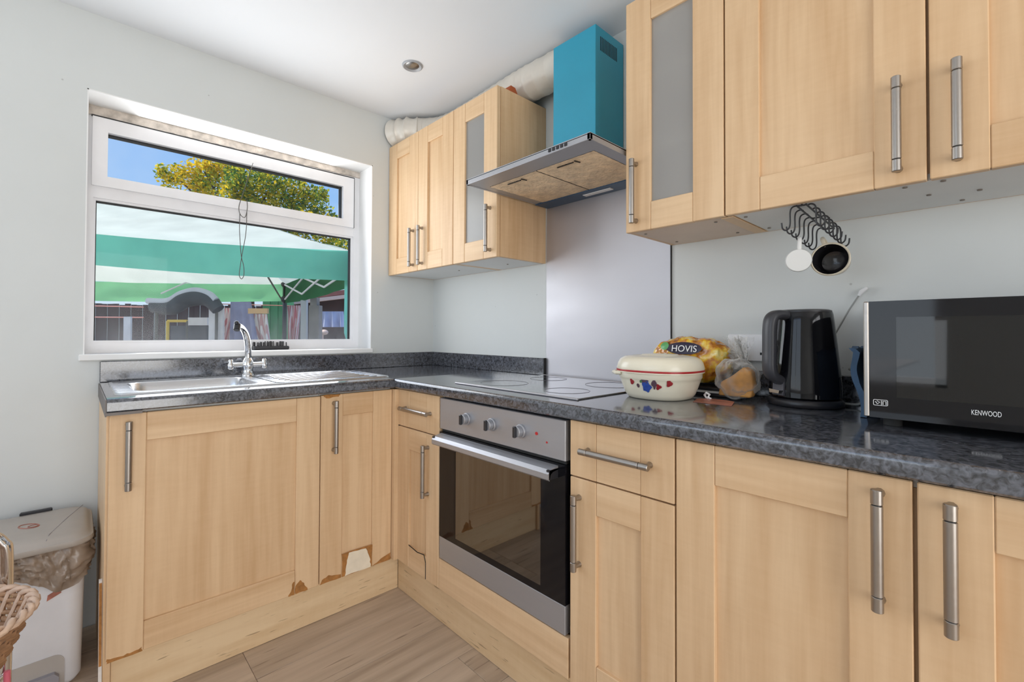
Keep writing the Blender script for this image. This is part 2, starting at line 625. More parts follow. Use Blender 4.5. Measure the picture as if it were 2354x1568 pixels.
def obj(name, bm, mats, parent=None, label=None, cat=None, group=None, kind=None, smooth=35):
    """one bmesh in world coordinates -> one mesh object with its origin at its own base centre"""
    bm.normal_update()
    xs = [v.co for v in bm.verts]
    lo = Vector((min(v.x for v in xs), min(v.y for v in xs), min(v.z for v in xs)))
    hi = Vector((max(v.x for v in xs), max(v.y for v in xs), max(v.z for v in xs)))
    c = Vector(((lo.x + hi.x) / 2, (lo.y + hi.y) / 2, lo.z))
    bmesh.ops.translate(bm, verts=bm.verts, vec=-c)
    me = bpy.data.meshes.new(name)
    if smooth:
        for f in bm.faces:
            f.smooth = True
    bm.to_mesh(me)
    bm.free()
    if smooth:
        me.set_sharp_from_angle(angle=math.radians(smooth))
    if isinstance(mats, str):
        mats = [mats]
    for k in mats:
        me.materials.append(MATS[k])
    o = bpy.data.objects.new(name, me)
    COL.objects.link(o)
    o.location = c - world_loc(parent)
    return finish(o, parent, label, cat, group, kind)


def empty(name, loc, label=None, cat=None, group=None, parent=None, kind=None):
    o = bpy.data.objects.new(name, None)
    o.empty_display_size = 0.05
    COL.objects.link(o)
    o.location = Vector(loc) - world_loc(parent)
    return finish(o, parent, label, cat, group, kind)


def B():
    return bmesh.new()


def box(bm, x0, x1, y0, y1, z0, z1, bev=0.0, mi=0, seg=1):
    x0, x1 = min(x0, x1), max(x0, x1)
    y0, y1 = min(y0, y1), max(y0, y1)
    z0, z1 = min(z0, z1), max(z0, z1)
    vs = [bm.verts.new(p) for p in ((x0, y0, z0), (x1, y0, z0), (x1, y1, z0), (x0, y1, z0),
                                    (x0, y0, z1), (x1, y0, z1), (x1, y1, z1), (x0, y1, z1))]
    fs = [bm.faces.new([vs[i] for i in q]) for q in
          ((3, 2, 1, 0), (4, 5, 6, 7), (0, 1, 5, 4), (1, 2, 6, 5), (2, 3, 7, 6), (3, 0, 4, 7))]
    for f in fs:
        f.material_index = mi
    if bev:
        es = {e for f in fs for e in f.edges}
        r = bmesh.ops.bevel(bm, geom=list(es), offset=bev, segments=seg, affect='EDGES', profile=0.5)
        for f in r['faces']:
            f.material_index = mi
    return vs


def frame_of(d):
    d = d.normalized()
    a = Vector((0, 0, 1)) if abs(d.z) < 0.9 else Vector((1, 0, 0))
    u = d.cross(a).normalized()
    return u, d.cross(u).normalized()


def tube(bm, pts, r, n=10, mi=0, caps=True, closed=False):
    pts = [Vector(p) for p in pts]
    k = len(pts)
    rs = r if isinstance(r, (list, tuple)) else [r] * k
    u = None
    rings = []
    for i, p in enumerate(pts):
        if closed:
            d = pts[(i + 1) % k] - pts[i - 1]
        else:
            d = pts[min(i + 1, k - 1)] - pts[max(i - 1, 0)]
        if d.length < 1e-9:
            d = Vector((0, 0, 1))
        d.normalize()
        if u is None:
            u, w = frame_of(d)
        else:
            u = (u - d * u.dot(d))
            if u.length < 1e-6:
                u, w = frame_of(d)
            u.normalize()
            w = d.cross(u).normalized()
        rings.append([bm.verts.new(p + (u * math.cos(2 * math.pi * j / n) + w * math.sin(2 * math.pi * j / n)) * rs[i])
                      for j in range(n)])
    rng = range(k) if closed else range(k - 1)
    for i in rng:
        a, b = rings[i], rings[(i + 1) % k]
        for j in range(n):
            f = bm.faces.new((a[j], a[(j + 1) % n], b[(j + 1) % n], b[j]))
            f.material_index = mi
    if caps and not closed:
        f = bm.faces.new(rings[0][::-1])
        f.material_index = mi
        f = bm.faces.new(rings[-1])
        f.material_index = mi


def cyl(bm, p0, p1, r, n=20, mi=0, bev=0.0):
    p0, p1 = Vector(p0), Vector(p1)
    if bev:
        d = (p1 - p0).normalized() * bev
        tube(bm, [p0, p0 + d, p1 - d, p1], [r - bev, r, r, r - bev], n, mi)
    else:
        tube(bm, [p0, p1], r, n, mi)


def lathe(bm, prof, c, n=40, sx=1.0, sy=1.0, mi=0, cap0=True, cap1=True, power=2.0):
    """prof: (radius, z[, material]); power>2 squares the plan"""
    c = Vector(c)
    rings = []
    for q in prof:
        ring = []
        for j in range(n):
            a = 2 * math.pi * j / n
            ca, sa = math.cos(a), math.sin(a)
            k = (abs(ca) ** power + abs(sa) ** power) ** (-1.0 / power)
            ring.append(bm.verts.new((c.x + q[0] * ca * k * sx, c.y + q[0] * sa * k * sy, c.z + q[1])))
        rings.append(ring)
    for i in range(len(prof) - 1):
        mm = prof[i][2] if len(prof[i]) > 2 else mi
        for j in range(n):
            f = bm.faces.new((rings[i][j], rings[i][(j + 1) % n], rings[i + 1][(j + 1) % n], rings[i + 1][j]))
            f.material_index = mm
    if cap0:
        bm.faces.new(rings[0][::-1]).material_index = prof[0][2] if len(prof[0]) > 2 else mi
    if cap1:
        bm.faces.new(rings[-1]).material_index = prof[-1][2] if len(prof[-1]) > 2 else mi


def prism(bm, poly, fn, a, b, mi=0):
    """extrude 2-D polygon; fn(u, v, w) maps to world, w runs a..b"""
    lo = [bm.verts.new(fn(u, v, a)) for u, v in poly]
    hi = [bm.verts.new(fn(u, v, b)) for u, v in poly]
    n = len(poly)
    fs = [bm.faces.new(lo[::-1]), bm.faces.new(hi)]
    for i in range(n):
        fs.append(bm.faces.new((lo[i], lo[(i + 1) % n], hi[(i + 1) % n], hi[i])))
    for f in fs:
        f.material_index = mi
    bmesh.ops.recalc_face_normals(bm, faces=fs)
    return fs


def grid(bm, fn, nu, nv, mi=0, wrap=False):
    V = [[bm.verts.new(fn(i / nu, j / nv)) for j in range(nv + 1)] for i in range(nu if wrap else nu + 1)]
    for i in range(nu):
        for j in range(nv):
            a, b = V[i], V[(i + 1) % len(V)]
            f = bm.faces.new((a[j], b[j], b[j + 1], a[j + 1]))
            f.material_index = mi
    return V


def ball(bm, c, r, n=10, mi=0, s=(1, 1, 1)):
    res = bmesh.ops.create_uvsphere(bm, u_segments=n, v_segments=max(6, n // 2), radius=r)
    for v in res['verts']:
        v.co = Vector((v.co.x * s[0] + c[0], v.co.y * s[1] + c[1], v.co.z * s[2] + c[2]))
        for f in v.link_faces:
            f.material_index = mi


def text_obj(name, body, size, mat, origin, right, up, parent, label=None, extrude=0.0006, shear=0.0, width=1.0):
    cu = bpy.data.curves.new(name, 'FONT')
    cu.body = body
    cu.size = size
    cu.extrude = extrude
    cu.align_x = 'CENTER'
    cu.align_y = 'CENTER'
    cu.shear = shear
    tmp = bpy.data.objects.new(name + '_src', cu)
    COL.objects.link(tmp)
    dg = bpy.context.evaluated_depsgraph_get()
    me = bpy.data.meshes.new_from_object(tmp.evaluated_get(dg))
    bpy.data.objects.remove(tmp)
    bpy.data.curves.remove(cu)
    me.name = name
    right, up = Vector(right).normalized(), Vector(up).normalized()
    nrm = right.cross(up)
    for v in me.vertices:
        v.co = right * v.co.x * width + up * v.co.y + nrm * v.co.z
    me.materials.clear()
    me.materials.append(MATS[mat])
    o = bpy.data.objects.new(name, me)
    COL.objects.link(o)
    o.location = Vector(origin) - world_loc(parent)
    return finish(o, parent, label, None, None, None)


# run frames: u along the run, d outwards from the wall, z up
def mapB(u, d, z):
    return (u, -d, z)


def mapA(u, d, z):
    return (d, u, z)


def rbox(bm, run, u0, u1, d0, d1, z0, z1, bev=0.0, mi=0):
    if run == 'B':
        box(bm, u0, u1, -d0, -d1, z0, z1, bev, mi)
    else:
        box(bm, d0, d1, u0, u1, z0, z1, bev, mi)


# ------------------------------------------------------------------ room shell
CEIL = 2.312
XR, YR = 4.60, -3.30                     # room extents behind the camera; right wall pushed back to balance the fill
WY0, WY1, WZ0, WZ1 = -1.568, -0.405, 1.005, 2.021   # kitchen window opening
bm = B()
T = -0.30
FB_ = -0.12      # walls go down to the underside of the floor
box(bm, T, 0, YR, WY0, FB_, CEIL)
box(bm, T, 0, WY1, 0.2, FB_, CEIL)
box(bm, T, 0, WY0, WY1, FB_, WZ0 - 0.012)
box(bm, T, 0, WY0, WY1, WZ1, CEIL)
obj('wall_left', bm, 'wall_paint', kind='structure', smooth=0)
bm = B()
box(bm, 0, XR + 0.2, 0, 0.2, FB_, CEIL)
obj('wall_back', bm, 'wall_paint', kind='structure', smooth=0)
bm = B()   # wall behind the camera, with an added opening for the rear fill lamp
box(bm, 0, 0.2, YR - 0.2, YR, FB_, CEIL)
box(bm, 2.1, XR, YR - 0.2, YR, FB_, CEIL)
box(bm, 0.2, 2.1, YR - 0.2, YR, FB_, 0.75)
box(bm, 0.2, 2.1, YR - 0.2, YR, 2.25, CEIL)
obj('wall_front', bm, 'wall_paint', kind='structure', smooth=0)
bm = B()   # right wall, with an added opening for the other fill lamp
box(bm, XR, XR + 0.2, YR - 0.2, -2.75, FB_, CEIL)
box(bm, XR, XR + 0.2, -0.65, 0.0, FB_, CEIL)
box(bm, XR, XR + 0.2, -2.75, -0.65, 2.15, CEIL)
obj('wall_right', bm, 'wall_paint', kind='structure', smooth=0)
bm = B()
box(bm, T, XR + 0.2, YR - 0.2, 0.2, CEIL, CEIL + 0.1)
obj('ceiling', bm, 'ceiling_paint', kind='structure', smooth=0)
bm = B()
box(bm, 0, XR, YR, 0, -0.12, -0.012)
floor = obj('floor', bm, 'dark_gap', kind='structure', smooth=0)
pw = 0.1775
plank_cache = {}
k = 0
xs = 0.714 - 4 * pw
while xs < XR:
    x0, x1 = max(xs, 0.0), min(xs + pw, XR)
    off = {0: -1.152, 1: -0.35, 2: -1.9, 3: -0.8}[k % 4] if k != 3 else -1.152
    y = 0.0
    cuts = sorted({0.0, YR} | {off + 1.28 * q for q in range(-3, 3) if YR < off + 1.28 * q < 0})
    for a, b in zip(cuts[:-1], cuts[1:]):
        bm = B()
        box(bm, x0 + 0.0005, x1 - 0.0005, a + 0.0005, b - 0.0005, -0.012, 0.0, 0.0012)
        obj('plank', bm, 'oak_floor', floor, smooth=0)
    xs += pw
    k += 1

# window: reveal lining, frame, fanlight sash, panes
win = empty('window_1', (-0.15, (WY0 + WY1) / 2, WZ0), kind='structure')
bm = B()
t = 0.004
box(bm, -0.15, 0.001, WY0, WY0 + t, WZ0, WZ1)
box(bm, -0.15, 0.001, WY1 - t, WY1, WZ0, WZ1)
box(bm, -0.15, 0.001, WY0, WY1, WZ1 - t, WZ1)
obj('reveal_lining', bm, 'reveal_white', win, smooth=0)
bm = B()
box(bm, -0.20, 0.016, WY0 - 0.012, WY1 + 0.004, WZ0 - 0.012, WZ0 + 0.012, 0.003)
obj('window_board', bm, 'reveal_white', win, smooth=0)
bm = B()   # flaking plaster left around the head of the frame
V = grid(bm, lambda a, b: Vector((-0.146 + 0.004 * noise.noise((a * 60, b * 9, 0)), WY0 + 0.004 + a * (WY1 - WY0 - 0.008),
                                  WZ1 - 0.004 - b * (0.040 - 0.010 * a) - (b > 0.9) * 0.006 * noise.noise((a * 40, 3, 1)))), 90, 4)
obj('flaking_plaster', bm, 'crumbly_plaster', win, label='flaking plaster strip under the window head')
fx0, fx1 = -0.215, -0.150     # outer frame depth
z_tr0, z_tr1 = 1.640, 1.735   # transom
bm = B()
fy0, fy1 = WY0 + 0.004, WY1 - 0.004
ft = 1.984                     # top of frame below plaster
z0f = WZ0 + 0.052
box(bm, fx0, fx1, fy0, fy0 + 0.020, z0f, ft - 0.018)
box(bm, fx0, fx1, fy1 - 0.034, fy1, z0f, ft - 0.018)
box(bm, fx0, fx1, fy0, fy1, ft - 0.018, ft)
box(bm, fx0, fx1, fy0, fy1, WZ0 + 0.012, z0f)
box(bm, fx0, fx1 - 0.0005, fy0 + 0.020, fy1 - 0.034, z_tr0 + 0.006, z_tr1 - 0.03)
obj('frame', bm, 'upvc', win, smooth=0)
bm = B()   # head packing between frame and lintel
box(bm, -0.21, -0.151, fy0, fy1, ft, WZ1 - 0.003)
obj('head_packer', bm, 'crumbly_plaster', win, smooth=0)
# glazing beads round the lower pane
gy0, gy1, gz0, gz1 = fy0 + 0.020, fy1 - 0.034, WZ0 + 0.052, z_tr0 + 0.006
bm = B()
for a in ((gy0, gy0 + 0.008, gz0 + 0.009, gz1 - 0.010), (gy1 - 0.010, gy1, gz0 + 0.009, gz1 - 0.010), (gy0, gy1, gz0, gz0 + 0.009), (gy0, gy1, gz1 - 0.010, gz1)):
    box(bm, -0.185, -0.157, a[0], a[1], a[2], a[3])
obj('glazing_bead', bm, 'upvc', win, smooth=0)
bm = B()
for a in ((gy0 + 0.008, gy0 + 0.011, gz0, gz1), (gy1 - 0.015, gy1 - 0.010, gz0, gz1), (gy0, gy1, gz1 - 0.015, gz1 - 0.010)):
    box(bm, -0.187, -0.168, a[0], a[1], a[2], a[3])
obj('gasket', bm, 'rubber_seal', win, smooth=0)
bm = B()
box(bm, -0.183, -0.179, gy0 + 0.004, gy1 - 0.004, gz0 + 0.004, gz1 - 0.004)
obj('lower_pane', bm, 'window_glass', win, smooth=0)
# top hung fanlight, a touch open at its foot
sash = empty('fanlight', (-0.15, (fy0 + fy1) / 2, z_tr1 - 0.03), parent=win)
sy0, sy1, sz0, sz1 = fy0 + 0.014, fy1 - 0.038, z_tr1 - 0.042, ft - 0.012
bm = B()
box(bm, -0.205, -0.138, sy0, sy0 + 0.048, sz0 + 0.042, sz1 - 0.056)
box(bm, -0.205, -0.138, sy1 - 0.062, sy1, sz0 + 0.042, sz1 - 0.056)
box(bm, -0.205, -0.138, sy0, sy1, sz1 - 0.056, sz1)
box(bm, -0.205, -0.138, sy0, sy1, sz0, sz0 + 0.042)
obj('sash_frame', bm, 'upvc', sash, smooth=0)
bm = B()
a0, a1, b0, b1 = sy0 + 0.048, sy1 - 0.062, sz0 + 0.042, sz1 - 0.056
box(bm, -0.19, -0.160, a0, a1, b1 - 0.006, b1)
box(bm, -0.19, -0.160, a1 - 0.005, a1, b0, b1)
box(bm, -0.15, -0.1375, sy0 - 0.004, sy1 + 0.003, sz1, sz1 + 0.005)
box(bm, -0.15, -0.1375, sy1, sy1 + 0.003, sz0, sz1)
obj('gasket', bm, 'rubber_seal', sash, smooth=0)
bm = B()
box(bm, -0.178, -0.174, a0 - 0.003, a1 + 0.003, b0 - 0.003, b1 + 0.003)
obj('pane', bm, 'fanlight_glass', sash, smooth=0)

# made-up window and door frames, out of view, around the two fill lamps
w2 = empty('added_window', (1.15, YR - 0.1, 0.75), kind='structure')
bm = B()
for a in ((0.2, 0.26), (2.04, 2.1), (1.12, 1.18)):
    box(bm, a[0], a[1], YR - 0.09, YR - 0.03, 0.75, 2.25)
box(bm, 0.2, 2.1, YR - 0.09, YR - 0.03, 0.75, 0.81)
box(bm, 0.2, 2.1, YR - 0.09, YR - 0.03, 2.19, 2.25)
obj('frame', bm, 'upvc', w2, smooth=0)
d1 = empty('added_door', (XR + 0.1, -1.70, 0), kind='structure')
bm = B()
for a in ((-2.75, -2.67), (-0.73, -0.65), (-1.74, -1.66)):
    box(bm, XR + 0.03, XR + 0.09, a[0], a[1], 0, 2.15)
box(bm, XR + 0.03, XR + 0.09, -2.75, -0.65, 0, 0.09)
box(bm, XR + 0.03, XR + 0.09, -2.75, -0.65, 2.06, 2.15)
obj('frame', bm, 'upvc', d1, smooth=0)

# ------------------------------------------------------------------ cabinets
DF = 0.587          # base door face
WF = 0.306          # wall door face
FR = 0.085          # frame width of the shaker doors
HANDLE = {}


def handle(run, vert, u, z, d, parent, length=0.2):
    """bar handle: round bar with two turned grooves and flat feet, 32 mm off the door"""
    key = (run, vert)
    Mp = mapB if run == 'B' else mapA
    if key not in HANDLE:
        bm = B()
        h = length / 2

        def P(s, dd):
            return Vector(Mp(0, dd, s)) if vert else Vector(Mp(s, dd, 0))
        r = 0.0085
        cyl(bm, P(-h, 0.026), P(-h + 0.0245, 0.026), r, 16, 0, 0.001)
        cyl(bm, P(-h + 0.024, 0.026), P(-h + 0.0262, 0.026), r - 0.0016, 14, 1)
        cyl(bm, P(-h + 0.026, 0.026), P(h - 0.026, 0.026), r, 16, 0, 0.0006)
        cyl(bm, P(h - 0.0262, 0.026), P(h - 0.024, 0.026), r - 0.0016, 14, 1)
        cyl(bm, P(h - 0.0245, 0.026), P(h, 0.026), r, 16, 0, 0.001)
        for s in (-h + 0.011, h - 0.011):
            tube(bm, [P(s, 0.024), P(s, 0.010), P(s, 0.0)], [0.0062, 0.0062, 0.0082], 10)
        bm.normal_update()
        me = bpy.data.meshes.new('handle')
        for f in bm.faces:
            f.smooth = True
        bm.to_mesh(me)
        bm.free()
        me.set_sharp_from_angle(angle=math.radians(40))
        me.materials.append(MATS['brushed_steel'])
        me.materials.append(MATS['groove'])
        HANDLE[key] = me
    o = bpy.data.objects.new('handle', HANDLE[key])
    COL.objects.link(o)
    o.location = Vector(Mp(u, d, z)) - world_loc(parent)
    return finish(o, parent, 'brushed steel bar handle', None, None, None)


def door(run, parent, u0, u1, z0, z1, d, hu=None, hz=None, glass=False, fr=FR, name='door', label=None):
    """shaker door: recessed centre panel with stile, rail and handle children"""
    th = 0.020
    bm = B()
    if glass:
        rbox(bm, run, u0 + fr - 0.006, u1 - fr + 0.006, d - 0.013, d - 0.009, z0 + fr - 0.006, z1 - fr + 0.006)
        p = obj(name, bm, 'frosted_glass', parent, label=label or 'frosted glass door in a maple frame', smooth=0)
    else:
        rbox(bm, run, u0 + fr - 0.006, u1 - fr + 0.006, d - 0.0195, d - 0.0105, z0 + fr - 0.006, z1 - fr + 0.006)
        p = obj(name, bm, 'maple_upright', parent, label=label, smooth=0)
    g = 0.0004
    for a, b in ((u0, u0 + fr), (u1 - fr, u1)):
        bm = B()
        rbox(bm, run, a, b, d - th, d, z0, z1, 0.0018)
        obj('stile', bm, 'maple_upright', p, smooth=0)
    for a, b in ((z0, z0 + fr), (z1 - fr, z1)):
        bm = B()
        rbox(bm, run, u0 + fr + g, u1 - fr - g, d - th, d - 0.0006, a, b, 0.0018)
        obj('rail', bm, 'maple_rail', p, smooth=0)
    if hu is not None:
        handle(run, True, hu, hz, d, p)
    return p


def drawer(run, parent, u0, u1, z0, z1, d, fr=FR):
    bm = B()
    rbox(bm, run, u0 + fr + 0.0006, u1 - fr - 0.0006, d - 0.02, d - 0.0006, z0, z1, 0.0014)
    p = obj('drawer', bm, 'maple_rail', parent, smooth=0)
    for a, b in ((u0, u0 + fr), (u1 - fr, u1)):
        bm = B()
        rbox(bm, run, a, b, d - 0.02, d, z0, z1, 0.0014)
        obj('stile', bm, 'maple_upright', p, smooth=0)
    handle(run, False, (u0 + u1) / 2, (z0 + z1) / 2 + 0.002, d, p)
    return p


def chip(parent, poly, x, mat, label=None):
    """exposed board where the foil has broken away: a thin ragged patch on the door face"""
    q = []
    n = len(poly)
    for i in range(n):
        a, b = poly[i], poly[(i + 1) % n]
        for s in (0, 0.25, 0.5, 0.75):
            j = 0.0 if s == 0 else 0.0022
            q.append((a[0] + (b[0] - a[0]) * s + random.uniform(-j, j), max(0.152, a[1] + (b[1] - a[1]) * s + random.uniform(-j, j))))
    bm = B()
    prism(bm, q, lambda u, v, w: (w, u, v), x - 0.002, x + 0.0007)
    return obj('foil_chip', bm, mat, parent, label=label, smooth=0)


ZB0, ZB1 = 0.153, 0.866


def carcass(run, parent, u0, u1):
    bm = B()
    t_ = 0.016
    for a in ((u0, u0 + t_, 0.03, DF - 0.021, 0.15, 0.868), (u1 - t_, u1, 0.03, DF - 0.021, 0.15, 0.868),
              (u0 + t_, u1 - t_, 0.03, DF - 0.021, 0.15, 0.166), (u0 + t_, u1 - t_, 0.03, 0.036, 0.166, 0.868),
              (u0 + t_, u1 - t_, DF - 0.09, DF - 0.021, 0.852, 0.868)):
        rbox(bm, run, *a)
    return obj('carcass', bm, 'white_laminate', parent, smooth=0)


# --- sink run (against the window wall)
c = empty('base_cabinet', (0.3, -1.21, 0.15), 'wide maple base cabinet under the sink, door bottom corners chipped', 'cabinet')
carcass('A', c, -1.500, -0.908)
dr = door('A', c, -1.513, -0.9075, ZB0, ZB1 - 0.004, DF, -1.4705, 0.742)
chip(dr, [(-1.511, 0.166), (-1.48, 0.160), (-1.45, 0.161), (-1.432, 0.166), (-1.43, 0.153), (-1.511, 0.153)], DF, 'brown_board', 'brown board exposed by chipped foil')
chip(dr, [(-0.994, 0.205), (-1.004, 0.19), (-1.006, 0.17), (-1.016, 0.153), (-0.994, 0.153)], DF - 0.0006, 'brown_board', 'brown board exposed by chipped foil')
chip(dr, [(-0.991, 0.183), (-0.975, 0.198), (-0.961, 0.183), (-0.948, 0.153), (-0.991, 0.153)], DF, 'brown_board', 'brown board exposed by chipped foil')
c = empty('base_cabinet', (0.3, -0.755, 0.15), 'narrow maple base cabinet in the corner, foil peeled off its lower rail', 'cabinet')
carcass('A', c, -0.906, -0.606)
dr = door('A', c, -0.9045, -0.606, ZB0, ZB1 - 0.002, DF, -0.856, 0.742)
chip(dr, [(-0.903, 0.153), (-0.89, 0.172), (-0.868, 0.178), (-0.822, 0.166), (-0.821, 0.153)], DF, 'brown_board', 'brown board exposed by chipped foil')
chip(dr, [(-0.818, 0.239), (-0.69, 0.239), (-0.692, 0.153), (-0.818, 0.153)], DF - 0.0006, 'brown_board', 'brown board where foil has peeled')
chip(dr, [(-0.790, 0.238), (-0.719, 0.233), (-0.702, 0.190), (-0.698, 0.153), (-0.806, 0.153), (-0.798, 0.2)], DF + 0.0002, 'pale_chip', 'pale patch of bare board')
chip(dr, [(-0.689, 0.153), (-0.65, 0.171), (-0.608, 0.181), (-0.608, 0.153)], DF, 'brown_board', 'brown board exposed by chipped foil')
chip(dr, [(-0.902, 0.864), (-0.832, 0.864), (-0.836, 0.854), (-0.886, 0.852)], DF, 'brown_board', 'brown chip at the top edge')

bm = B()
box(bm, 0.005, DF - 0.0215, -1.5195, -1.5015, 0.0, 0.869, 0.001)
obj('end_panel', bm, 'maple_upright', None, 'pale maple end panel closing the sink run beside the bin', 'panel', smooth=0)
bm = B()
prism(bm, [(0.50, 0.365), (0.512, 0.365), (0.60, 0.0), (0.578, 0.0)], lambda u, v, w: (u, w, v), -1.528, -1.5205)
o_ = obj('edge_strip', bm, 'stained_white', None, 'loose broken white edge strip leaning on the end panel', 'strip', smooth=0)
bm = B()
prism(bm, [(0.512, 0.362), (0.517, 0.35), (0.585, 0.06), (0.603, 0.0), (0.595, 0.0)], lambda u, v, w: (u, w, v), -1.5275, -1.521)
obj('torn_edge', bm, 'brown_board', o_, smooth=0)

# --- hob run (back wall)
c = empty('base_cabinet', (0.757, -0.3, 0.15), 'narrow maple base unit with drawer left of the oven', 'cabinet')
carcass('B', c, 0.609, 0.906)
drawer('B', c, 0.609, 0.9045, 0.7165, ZB1, DF)
dr = door('B', c, 0.609, 0.9045, ZB0, 0.7125, DF, 0.832, 0.573)
bm = B()   # swollen seams at the foot of this door
tube(bm, [(0.697, -DF - 0.0003, 0.243), (0.76, -DF - 0.0003, 0.236), (0.808, -DF - 0.0003, 0.243), (0.8195, -DF - 0.0003, 0.215), (0.8195, -DF - 0.0003, 0.154)], 0.0018, 6)
obj('swollen_seam', bm, 'dark_gap', dr, smooth=60)
bm = B()
rbox(bm, 'B', 0.609, 0.611, DF - 0.02, DF + 0.0005, 0.7125, 0.7165)
rbox(bm, 'B', 0.609, 0.9045, DF - 0.02, DF - 0.012, 0.7125, 0.7165)
obj('drawer_gap', bm, 'dark_gap', c, smooth=0)

c = empty('base_cabinet', (1.672, -0.3, 0.15), 'maple base unit with one drawer right of the oven', 'cabinet')
carcass('B', c, 1.523, 1.824)
drawer('B', c, 1.5245, 1.8235, 0.7165, ZB1, DF)
door('B', c, 1.5245, 1.8235, ZB0, 0.7125, DF, 1.556, 0.573)

c = empty('base_cabinet', (2.23, -0.3, 0.15), 'wide double-door maple base cabinet below the microwave', 'cabinet')
carcass('B', c, 1.8265, 2.634)
bm = B()
box(bm, 2.20, 2.26, -(DF - 0.0215), -(DF - 0.045), 0.168, 0.851)
obj('centre_post', bm, 'maple_upright', c, smooth=0)
door('B', c, 1.8275, 2.2275, ZB0, ZB1, DF, 2.186, 0.748)
door('B', c, 2.2335, 2.6335, ZB0, ZB1, DF, 2.273, 0.748)

bm = B()
box(bm, 0.567, 0.6085, -0.6045, -0.5665, ZB0, ZB1, 0.001)
obj('corner_post', bm, 'maple_upright', None, 'slim maple corner post between the two runs of base units', 'post', smooth=0)
bm = B()
box(bm, 2.6355, 2.6445, -DF + 0.001, -0.005, 0.0, 0.869, 0.001)
obj('end_panel', bm, 'maple_upright', None, 'maple end panel closing the far right end of the hob run', 'panel', smooth=0)
# plinths
bm = B()
box(bm, 0.535, 0.552, -1.5005, -0.552, 0.001, 0.1515, 0.001)
obj('plinth', bm, 'maple_plinth', None, 'speckled maple plinth board under the sink run', 'plinth', smooth=0)
bm = B()
box(bm, 0.553, 2.634, -0.552, -0.535, 0.001, 0.1515, 0.001)
obj('plinth', bm, 'maple_plinth', None, 'worn maple plinth board running under the oven', 'plinth', smooth=0)

# --- oven
ov = empty('built_in_oven', (1.212, -0.3, 0.27), 'built-in single oven with steel control panel and black glass door', 'oven')
OX0, OX1 = 0.913, 1.510
OZ0, OZ1 = 0.271, 0.862
bm = B()   # housing with an open cavity
box(bm, OX0 + 0.01, OX1 - 0.01, -0.565, -0.05, OZ0 + 0.01, 0.33)
box(bm, OX0 + 0.01, OX1 - 0.01, -0.565, -0.05, 0.70, OZ1)
box(bm, OX0 + 0.01, 0.99, -0.565, -0.05, 0.33, 0.70)
box(bm, 1.435, OX1 - 0.01, -0.565, -0.05, 0.33, 0.70)
box(bm, 0.99, 1.435, -0.12, -0.05, 0.33, 0.70)
obj('housing', bm, 'grey_slate', ov, smooth=0)
bm = B()
box(bm, OX0, OX1, -0.590, -0.566, 0.748, OZ1, 0.002)
obj('control_panel', bm, 'oven_steel', ov, 'brushed steel control panel', smooth=0)
for kx in (1.075, 1.205, 1.338):
    bm = B()
    cyl(bm, (kx, -0.5885, 0.806), (kx, -0.598, 0.806), 0.0205, 28, 0, 0.002)
    cyl(bm, (kx, -0.597, 0.806), (kx, -0.614, 0.806), 0.0165, 28, 0, 0.002)
    kn = obj('control_knob', bm, 'oven_steel', ov)
    bm = B()
    box(bm, kx - 0.007, kx + 0.004, -0.6225, -0.613, 0.789, 0.823, 0.002)
    obj('grip', bm, 'black_satin', kn, smooth=0)
bm = B()
cyl(bm, (1.402, -0.5895, 0.809), (1.402, -0.592, 0.809), 0.0048, 14)
obj('indicator_lamp', bm, 'led_red', ov)
bm = B()
cyl(bm, (1.442, -0.5895, 0.79), (1.442, -0.591, 0.79), 0.003, 12)
obj('indicator_lamp', bm, 'led_red', ov)
bm = B()
box(bm, OX0 + 0.004, OX1 - 0.004, -0.580, -0.566, 0.738, 0.748)
obj('vent_gap', bm, 'black_matt', ov, smooth=0)
od = empty('oven_door', (1.212, -0.575, OZ0), parent=ov)
bm = B()   # black glass surround with the clear window left open
for a in ((OX0, 1.010, 0.352, 0.737), (1.418, OX1, 0.352, 0.737), (1.010, 1.418, 0.352, 0.372), (1.010, 1.418, 0.684, 0.737)):
    box(bm, a[0], a[1], -0.590, -0.568, a[2], a[3])
obj('glass_surround', bm, 'black_gloss', od, smooth=0)
bm = B()
box(bm, 1.009, 1.419, -0.5895, -0.584, 0.371, 0.685)
obj('door_window', bm, 'oven_glass', od, smooth=0)
bm = B()
box(bm, OX0, OX1, -0.590, -0.568, OZ0, 0.3515, 0.0015)
obj('lower_trim', bm, 'oven_steel', od, 'brushed steel lower trim', smooth=0)
bm = B()   # bar handle: flat bowed bar along the top edge
prism(bm, [(-0.588, 0.733), (-0.622, 0.726), (-0.632, 0.716), (-0.632, 0.701), (-0.626, 0.696), (-0.622, 0.712), (-0.612, 0.719), (-0.588, 0.722)],
      lambda u, v, w: (w, u, v), OX0 + 0.008, OX1 - 0.026)
obj('door_handle', bm, 'oven_steel', od, 'brushed steel oven handle', smooth=30)
bm = B()
box(bm, OX0 + 0.006, OX0 + 0.016, -0.628, -0.588, 0.699, 0.726)
obj('handle_bracket', bm, 'black_satin', od, smooth=0)
bm = B()
box(bm, OX1 - 0.036, OX1 - 0.026, -0.628, -0.588, 0.699, 0.726)
obj('handle_bracket', bm, 'black_satin', od, smooth=0)
for zz in (0.47, 0.50):
    bm = B()
    tube(bm, [(0.995, -0.54, zz), (1.43, -0.54, zz)], 0.003, 6)
    tube(bm, [(0.995, -0.16, zz), (1.43, -0.16, zz)], 0.003, 6)
    for q in range(9):
        xx = 1.01 + q * 0.05
        tube(bm, [(xx, -0.54, zz), (xx, -0.16, zz)], 0.0018, 5)
    obj('oven_rack', bm, 'chrome', ov)
bm = B()
